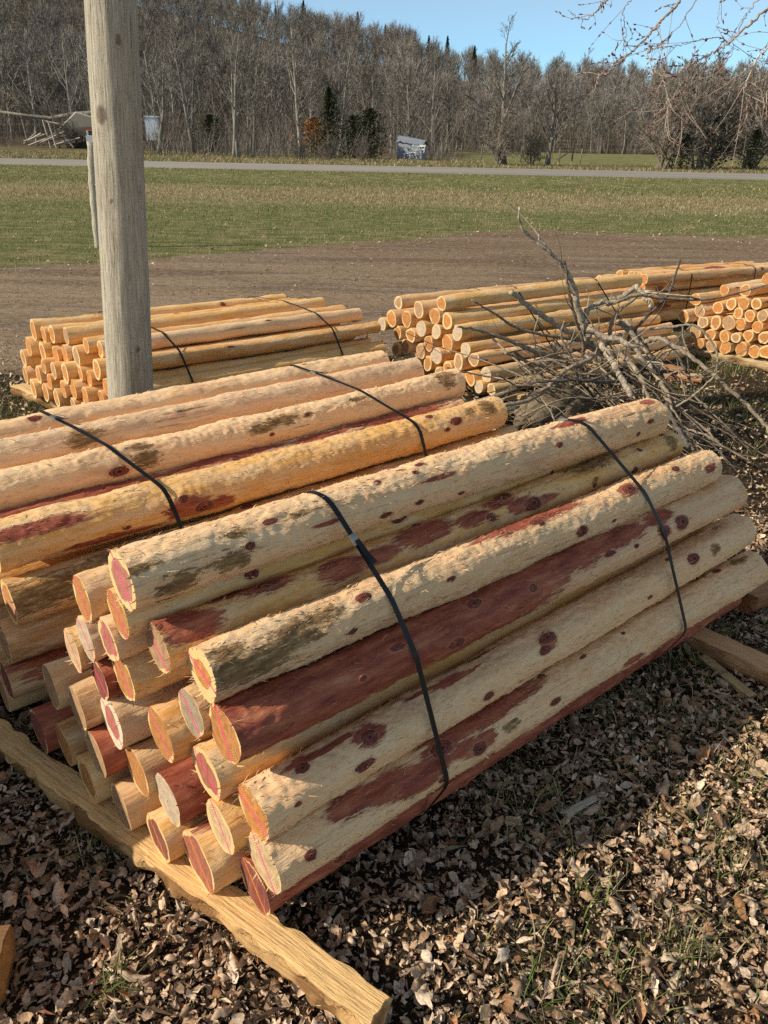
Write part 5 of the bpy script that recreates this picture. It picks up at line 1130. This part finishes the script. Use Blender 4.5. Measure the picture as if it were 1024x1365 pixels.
# ------------------------------------------------------------------ poles
def bez(P, n):
    P = np.asarray(P, float); k = len(P); t = np.linspace(0, k - 1, n); i = np.clip(t.astype(int), 0, k - 2); f = (t - i)[:, None]
    Pm = np.vstack([2 * P[0] - P[1], P, 2 * P[-1] - P[-2]])
    a, b, c, d = Pm[i], Pm[i + 1], Pm[i + 2], Pm[i + 3]
    return .5 * ((2 * b) + (-a + c) * f + (2 * a - 5 * b + 4 * c - d) * f ** 2 + (-a + 3 * b - 3 * c + d) * f ** 3)

def poles():
    nz, nt = 260, 56; z = np.linspace(-.3, 7.6, nz)[:, None]; th = (np.arange(nt) * 2 * PI / nt)[None, :]
    r = .1225 - .0042 * z
    gr = vnoise(z * .55 + 0 * th, th / (2 * PI) * 40 + 0 * z, 5, py=40) - .5; g2 = vnoise(z * 1.4 + 0 * th, th / (2 * PI) * 90 + 0 * z, 6, py=90) - .5
    rad = r + .004 * gr + .003 * g2 + .004 * (vnoise(z * 2 + 0 * th, th / (2 * PI) * 5, 8, py=5) - .5)
    kn = np.zeros_like(rad)
    for kz, kt, s in ((1.72, -108, .035), (2.03, -60, .02), (1.02, -150, .02), (.62, -50, .018), (1.35, -95, .012)):
        dt = (th - R(kt) + PI) % (2 * PI) - PI; d = np.sqrt(((z - kz) / (s * 1.5)) ** 2 + (dt * r / s) ** 2)
        rad = rad + np.exp(-d ** 2) * s * .22; kn = np.maximum(kn, np.clip(1.5 - d, 0, 1.5) / 1.5)
    V = np.stack([rad * np.cos(th), rad * np.sin(th), z + 0 * th], -1).reshape(-1, 3)
    Q = grid_quads(nz, nt, True); n = len(V); V = np.vstack([V, [[0, 0, 7.6]]]); t = np.arange(nt)
    T = np.stack([0 * t + n, (nz - 1) * nt + t, (nz - 1) * nt + (t + 1) % nt], 1)
    o = link('utility_pole', mesh_from('utility_pole', V, [Q, T], M['pole'], True, floats={'knot': np.concatenate([kn.ravel(), [0]])}))
    o.location = (-1.448, 4.128, 0); dx = (-1.285 + 1.448) / 2.183
    o.rotation_euler = (0, math.atan(dx), 0); tag(o, 'tall weathered grey wooden utility pole standing between the log bundles', 'utility pole')
    # split fence post behind it
    m = MB(); P = bez([(0, 0, -.2), (.03, 0, .5), (.06, 0, 1.0), (.115, 0, 1.5)], 20); nt2 = 10
    m.tube(P, .062 + .006 * np.sin(np.arange(20) * 1.7), nt2, (.30, .26, .20))
    me = m.mesh('fence_post', M['pole']); po = link('fence_post', me, None, (-4.585, 12.66, 0)); tag(po, 'old split grey fence post standing behind the utility pole at the lawn edge', 'post')
    for zz, xx in ((1.18, .165), (.92, .142), (.70, .125)):
        m = MB(); m.tube([(xx - .05, -.03, zz), (xx - .015, -.04, zz), (xx + .0, -.04, zz), (xx + .02, -.04, zz), (xx + .035, -.04, zz)], [.012, .025, .035, .028, .012], 10); m.build('insulator', M['porcelain'], po)

# ------------------------------------------------------------------ brush pile
def brush():
    rng = np.random.default_rng(21)
    names = ['tall forked dead branch rising highest out of the brush pile', 'thin straight shoot beside the tall forked branch', 'thick bleached branch arching to the right over the pile', 'bleached branch stub hanging from the arching branch',
             'thick grey branch leaning out of the pile to the upper left', 'long low grey branch reaching left to the bundle ends', 'grey branch with side twigs reaching left above the long low one', 'dark thin twig standing upright right of the pile', 'long thin branch crossing level in front of the right bundle',
             'long grey branch bowing down to the ground right of the pile', 'dark long branch lying across the front of the pile', 'grey limb slanting up from the stump chunk into the pile', 'thick grey limb in the fan of sticks right of the pile', 'straight grey stick in the fan right of the pile',
             'short thick bleached limb at the middle of the pile', 'smooth bleached limb running right through the pile centre', 'twisted grey stem hooked upward at the right of the pile', 'long stick sliding down to the leaves right of the front bundle', 'curved grey branch behind the arching branch', 'thin dark stem crossing the right fan',
             'wavy grey stem lying at the right foot of the pile', 'thin upright stem at the left of the pile', 'thin curved twig low at the left of the pile', 'low dark twig in front of the left of the pile', 'thin stem bending at the right foot of the fan', 'thick grey limb pointing at the front bundle', 'dark limb low beside the far end of the front bundle', 'thin pale twig leaning on the front bundle']
    for k, (P, r0, r1) in enumerate(BRANCH):
        Q = bez(P, 6 * len(P)); n = len(Q)
        Q[1:-1] += rng.normal(size=(n - 2, 3)) * min(r0, .02) * .22
        Q[:, 2] = np.maximum(Q[:, 2], .012)
        pale = k in (2, 3, 14, 15, 0, 4); col = np.array((.62, .52, .40) if pale else (.42, .335, .25)) * (.8 + .35 * rng.random())
        if k in (7, 10, 19, 26): col = np.array((.17, .15, .135))
        m = MB(); rad = np.linspace(r0, r1, n) * .84 * (1 + .10 * rng.normal(size=n)); m.tube(Q, rad, 8, col)
        # side twigs
        for q in range(rng.integers(2, 6)):
            i = rng.integers(n // 4, n - 2); p = Q[i]; d = Q[i + 1] - Q[i]; d /= np.linalg.norm(d); s = d * .6 + rng.normal(size=3) * .6 + [0, 0, .2]; l = .10 + .28 * rng.random()
            S = bez([p, p + s * l * .5, p + s * l + rng.normal(size=3) * .04], 7); S[:, 2] = np.maximum(S[:, 2], .01)
            m.tube(S, np.linspace(max(.0028, min(r1 * .6, .006)), .0015, 7), 5, col * .95)
        o = m.build('dead_branch', M['stick']); tag(o, names[k % len(names)], 'branch', 'branches of the brush pile')
    # smaller sticks of the tangle
    for k in range(88):
        c = np.array([1.24 + rng.normal() * .26, 4.60 + rng.normal() * .15, .08 + .42 * rng.random() ** 1.3]); a = rng.random() * 6.28
        if k % 3 == 0: a = -.6 + .35 * rng.normal()
        L = .35 + .75 * rng.random(); d = np.array([math.cos(a), math.sin(a) * .5, .25 * rng.normal()])
        if k >= 70:   # the fan sliding down to the right
            c = np.array([1.56 + .18 * rng.normal(), 4.42 + .15 * rng.normal(), .20 + .1 * rng.random()]); d = np.array([.75 + .2 * rng.normal(), -.65 + .2 * rng.normal(), -.42]); L = .6 + .7 * rng.random()
        A = c - d * L / 2; B = c + d * L / 2; md = c + rng.normal(size=3) * .05
        Q = bez([A, (A + md) / 2 + rng.normal(size=3) * .02, md, (B + md) / 2 + rng.normal(size=3) * .03, B], 18); Q[:, 2] = np.maximum(Q[:, 2], .012 + .01 * rng.random())
        r = .0028 + .008 * rng.random() ** 1.8; col = np.array((.48, .385, .28) if rng.random() < .6 else (.27, .20, .14)) * (.7 + .55 * rng.random())
        m = MB(); m.tube(Q, np.linspace(r, r * .35, 18) * (1 + .08 * rng.normal(size=18)), 6, col)
        for q in range(rng.integers(1, 5)):
            i = rng.integers(4, 16); p = Q[i]; s = (Q[i + 1] - Q[i]) / np.linalg.norm(Q[i + 1] - Q[i]) * .7 + rng.normal(size=3) * .5; l = .08 + .2 * rng.random(); S = bez([p, p + s * l * .5 + rng.normal(size=3) * .015, p + s * l], 6); S[:, 2] = np.maximum(S[:, 2], .01)
            m.tube(S, np.linspace(r * .5, .0012, 6), 4, col)
        tag(m.build('dead_stick', M['stick']), 'thin grey stick tangled in the fan at the right of the brush pile' if k >= 70 else 'thin grey stick tangled in the heart of the brush pile', 'stick', 'thin sticks in the right fan of the brush pile' if k >= 70 else 'thin sticks in the heart of the brush pile')
    # weathered stump chunk
    n, mm = 46, 40; u = np.linspace(0, PI, n)[:, None]; v = (np.arange(mm) * 2 * PI / mm)[None, :]
    ridg = np.abs(fbm(np.cos(v) * 3 + 5 + u * 1.2, np.sin(v) * 3 + 5 + u * .8, 8, 4) - .5) * 2; rr = 1 + .55 * (ridg - .3) + .25 * (vnoise(u * 2 + 0 * v, v / (2 * PI) * 4 + 0 * u, 3, py=4) - .5)
    V = np.stack([.30 * rr * np.cos(u) + 0 * v, .16 * rr * np.sin(u) * np.cos(v), .17 * rr * np.sin(u) * np.sin(v)], -1).reshape(-1, 3)
    C = np.array((.36, .28, .19)) * (.45 + 1.0 * ridg.reshape(-1, 1)); m = MB(); m.add(V, grid_quads(n, mm, True), None, C)
    o = m.build('stump_chunk', M['stick']); o.location = (1.05, 4.60, .14); o.rotation_euler = (.2, -.35, .45); tag(o, 'craggy weathered brown stump chunk under the left of the brush pile', 'stump')
    # offcuts
    timber('wood_offcut', (.62, 4.82, .05), (.86, 4.92, .065), .12, .05, 31, (.72, .60, .36), (.5, .36, .2), 'pale yellow wood offcut left of the stump chunk', 'offcut', nx=14)
    timber('wood_offcut', (1.15, 4.50, .16), (1.42, 4.62, .13), .08, .05, 32, (.62, .48, .28), (.4, .28, .15), 'tan wood offcut tucked below the sticks at the front of the pile', 'offcut', nx=14)
    timber('wood_offcut', (2.12, 5.84, .06), (2.40, 5.74, .06), .11, .06, 33, (.68, .46, .24), (.55, .20, .10), 'orange-ended wood offcut on the grass right of the brush pile', 'offcut', nx=14)
    timber('wood_sliver', (1.13, 2.22, .035), (1.225, 2.02, .022), .035, .012, 34, (.55, .40, .22), (.4, .25, .13), 'tan wood sliver pointing from the shade below the brown skid', 'sliver', nx=16)
    timber('wood_sliver', (.50, 1.49, .045), (.60, 1.56, .032), .017, .005, 35, (.50, .44, .34), (.4, .33, .24), 'pale curled bark strip on the leaves in front of the bundle', 'sliver', nx=16)
    # corner of a block at the lower left
    timber('split_log', (-1.25, .95, .13), (-.775, 1.02, .115), .14, .11, 36, (.30, .16, .08), (.12, .075, .045), 'dark split log with orange sawn end cut off by the lower left picture edge', 'split log', nx=40, heartend=(.55, .28, .10))

# ------------------------------------------------------------------ tree whose twigs hang into the picture
def overhang():
    rng = np.random.default_rng(77); o = empty('maple_tree', (3.75, 3.2, 0)); tag(o, 'budding tree whose bare twigs hang into the sky at upper right', 'tree'); base = np.array([3.75, 3.2, 0])
    m = MB(); tr = bez([(0, 0, -.2), (.02, .05, 1.2), (-.08, .1, 2.4), (.05, .0, 3.8), (.2, -.1, 5.5)], 30); m.tube(tr, np.linspace(.17, .07, 30) * (1 + .04 * rng.normal(size=30)), 14, (.26, .22, .18)); m.build('trunk', M['bark'], o)
    lim = MB(); tw = MB(); bud = MB(); bark = (.58, .48, .40); buds = []
    def budat(p, d):
        d = d / (np.linalg.norm(d) + 1e-9); s = .006 + .006 * rng.random(); bud.tube([p, p + d * s * .6, p + d * s * 1.6], [.0012, s * .32, .0008], 5, np.array((.22, .09, .075)) * (.8 + .5 * rng.random()))
    for k, (P, r0, r1) in enumerate(OVERHANG):
        r0 = min(r0 * .55, .0075); r1 = max(r1 * .6, .0009)
        P = np.array(P) - base; Q = bez(P, 9 * len(P)); n = len(Q); Q[1:-1] += rng.normal(size=(n - 2, 3)) * .0035
        main = k in (0, 1, 3, 7, 9, 11, 15, 16, 18)
        if main:   # join to the trunk above and right of the picture
            t0 = tr[int(rng.integers(16, 26))]; J = bez([t0, (t0 + Q[0]) / 2 + [0, 0, .25], Q[0]], 12)
            lim.tube(J, np.linspace(r0 * 2.2, r0, 12), 6, bark, False)
        (lim if main else tw).tube(Q, np.linspace(r0, r1, n), 5, np.array(bark) * (1.25 if k in (2, 4, 5, 6, 7, 8, 13) else 1), True)
        for q in range(int(1 + n * .16)):
            i = int(rng.integers(n // 6, n - 1)); p = Q[i]; d = Q[min(i + 1, n - 1)] - Q[i - 1]; d /= np.linalg.norm(d)
            s = d * .8 + rng.normal(size=3) * .55 + [0, 0, -.10]; l = .04 + .15 * rng.random(); S = bez([p, p + s * l * .5 + rng.normal(size=3) * .012, p + s * l + [0, 0, .02]], 8)
            tw.tube(S, np.linspace(.0013, .0007, 8), 4, np.array(bark) * (.9 + .5 * rng.random()), False)
            for b in range(int(rng.integers(1, 5))):
                j = int(rng.integers(2, 8)); budat(S[j], S[j] - S[j - 1] + rng.normal(size=3) * .006)
            budat(S[-1], S[-1] - S[-2])
    lim.build('limb', M['bark'], o); tg = tw.build('twig', M['bark'], o); tg['kind'] = 'stuff'; bd = bud.build('bud', M['bark'], o); bd['kind'] = 'stuff'

# ------------------------------------------------------------------ run
log_material(); cut_material(); simple_mats(); ground_mats()
ground(); ground_cover()
front_bundle(); second_bundle()
far_bundle('left', B_LEFT, 1.88, 'bundle behind the pole', ['gold', 'gold', 'cream', 'orange'], ['orange', 'orange', 'brown', 'orange', 'tan'], 31)
far_bundle('mid', B_MID, 2.02, 'bundle behind the brush', ['tan', 'gold', 'gold', 'orange'], ['orange', 'tan', 'brown', 'tan', 'pale'], 32)
far_bundle('right', B_RIGHT, 1.95, 'right-hand bundle', ['gold', 'gold', 'cream'], ['orange', 'tan', 'orange', 'brown'], 33)
B_FAR = dict(az=62, o=(2.45, 7.35), logs=[(.10 + c * .105 + (r_ % 2) * .05, .13 + r_ * .092, random.Random(r_ * 9 + c).uniform(-.06, .06), .047) for r_ in range(5) for c in range(6 if r_ < 4 else 4)])
far_bundle('far', B_FAR, 1.90, 'farthest bundle', ['gold', 'orange', 'tan'], ['orange', 'brown', 'orange'], 34)
B_SHADE_CASTER = dict(az=42, o=(-1.38, 1.33), logs=[(.06 + c * .125 + (r_ % 2) * .06, .145 + r_ * .108, random.Random(r_ * 7 + c).uniform(-.05, .05) - 1.8, .060) for r_ in range(7) for c in range(6 if r_ < 5 else 5)])  # logs out of view at left, added to shade the ground and lower ends
far_bundle('corner', B_SHADE_CASTER, 1.9, 'unseen bundle added for shade', ['gold', 'cream', 'tan'], ['orange', 'brown', 'tan'], 35, nx=24, nt=18)
g = 'black straps round the front bundle'
strap('front', .425, -.27, 'black strap with silver clip nearer the sawn ends of the front bundle', g, clip=(.17, .80))
strap('front', 1.42, -.60, 'black strap round the far half of the front bundle', g, clip=(.25, .88))
g = 'black straps round the left bundle'
strap('second', .55, -.28, 'black strap with folded tail round the near half of the left bundle', g, w=.0135, clip=(1.42, .80))
strap('second', 1.55, -.29, 'black strap round the far half of the left bundle', g, w=.0135, clip=(1.38, .80))
g = 'black straps round the bundle behind the pole'
strap('left', .38, -.20, 'black strap just right of the utility pole on the bundle behind it', g, w=.0135)
strap('left', 1.49, -.20, 'black strap at the far end of the bundle behind the utility pole', g, w=.0135)
g = 'black straps round the bundle behind the brush pile'
strap('mid', .62, -.15, 'black strap left of the tall branch on the bundle behind the brush pile', g, w=.014)
strap('mid', 1.45, -.15, 'black strap behind the arching branch on the bundle behind the brush pile', g, w=.014)
g = 'black straps round the farthest bundle'
strap('far', .55, -.1, 'black strap round the near half of the farthest bundle', g, w=.013)
strap('far', 1.45, -.1, 'black strap round the far half of the farthest bundle', g, w=.013)
strap('right', .50, -.1, 'black strap round the right-hand bundle', None, w=.014)
timbers(); poles(); brush(); overhang()
trees(); woodland_mass(); far_things()

# camera
cam = bpy.data.cameras.new('camera'); co = bpy.data.objects.new('camera', cam); COL.objects.link(co)
p, rl = R(26), R(1.2)
fw = Vector((0, math.cos(p), -math.sin(p))); up0 = Vector((0, math.sin(p), math.cos(p))); rt0 = Vector((1, 0, 0))
rt = rt0 * math.cos(rl) + up0 * math.sin(rl); up = up0 * math.cos(rl) - rt0 * math.sin(rl)
co.matrix_world = Matrix(((rt.x, up.x, -fw.x, 0), (rt.y, up.y, -fw.y, 0), (rt.z, up.z, -fw.z, 1.65), (0, 0, 0, 1)))
cam.sensor_fit = 'HORIZONTAL'; cam.sensor_width = 36; cam.lens = 36 * 1025 / 1024; cam.clip_start = .05; cam.clip_end = 6000
SC.camera = co

# light
AZ, EL = R(-108), R(32)
sd = Vector((math.sin(AZ) * math.cos(EL), math.cos(AZ) * math.cos(EL), math.sin(EL)))
sl = bpy.data.lights.new('sun', 'SUN'); sl.energy = 5.0; sl.angle = R(.5); sl.color = (1.0, .90, .72)
so = bpy.data.objects.new('sun', sl); COL.objects.link(so); so.rotation_euler = sd.to_track_quat('Z', 'Y').to_euler(); so.location = (-10, 0, 20)
w = bpy.data.worlds.new('World'); SC.world = w; w.use_nodes = True; nt = w.node_tree; nt.nodes.clear()
sk = nt.nodes.new('ShaderNodeTexSky'); sk.sky_type = 'NISHITA'; sk.sun_disc = False; sk.sun_elevation = EL; sk.sun_rotation = AZ % (2 * PI)
sk.air_density = 1.0; sk.dust_density = .3; sk.ozone_density = 2.5
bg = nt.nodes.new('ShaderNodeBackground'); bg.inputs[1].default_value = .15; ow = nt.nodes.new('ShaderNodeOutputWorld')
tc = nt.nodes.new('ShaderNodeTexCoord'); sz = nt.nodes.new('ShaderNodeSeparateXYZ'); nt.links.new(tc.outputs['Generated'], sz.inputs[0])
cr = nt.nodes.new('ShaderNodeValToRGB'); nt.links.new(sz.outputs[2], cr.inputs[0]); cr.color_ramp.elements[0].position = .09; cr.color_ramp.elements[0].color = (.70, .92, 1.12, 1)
cr.color_ramp.elements[1].position = .24; cr.color_ramp.elements[1].color = (1.38, 1.04, .72, 1)  # sky tint by height: warm gain overhead added as fill light
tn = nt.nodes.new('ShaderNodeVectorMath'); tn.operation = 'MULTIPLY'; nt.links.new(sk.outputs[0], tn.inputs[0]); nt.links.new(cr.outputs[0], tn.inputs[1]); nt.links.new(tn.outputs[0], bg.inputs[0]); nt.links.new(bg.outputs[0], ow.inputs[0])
SC.view_settings.view_transform = 'Standard'; SC.view_settings.look = 'None'; SC.view_settings.exposure = 0
SC.cycles.use_denoising = False; SC.cycles.max_bounces = 6; SC.cycles.diffuse_bounces = 3
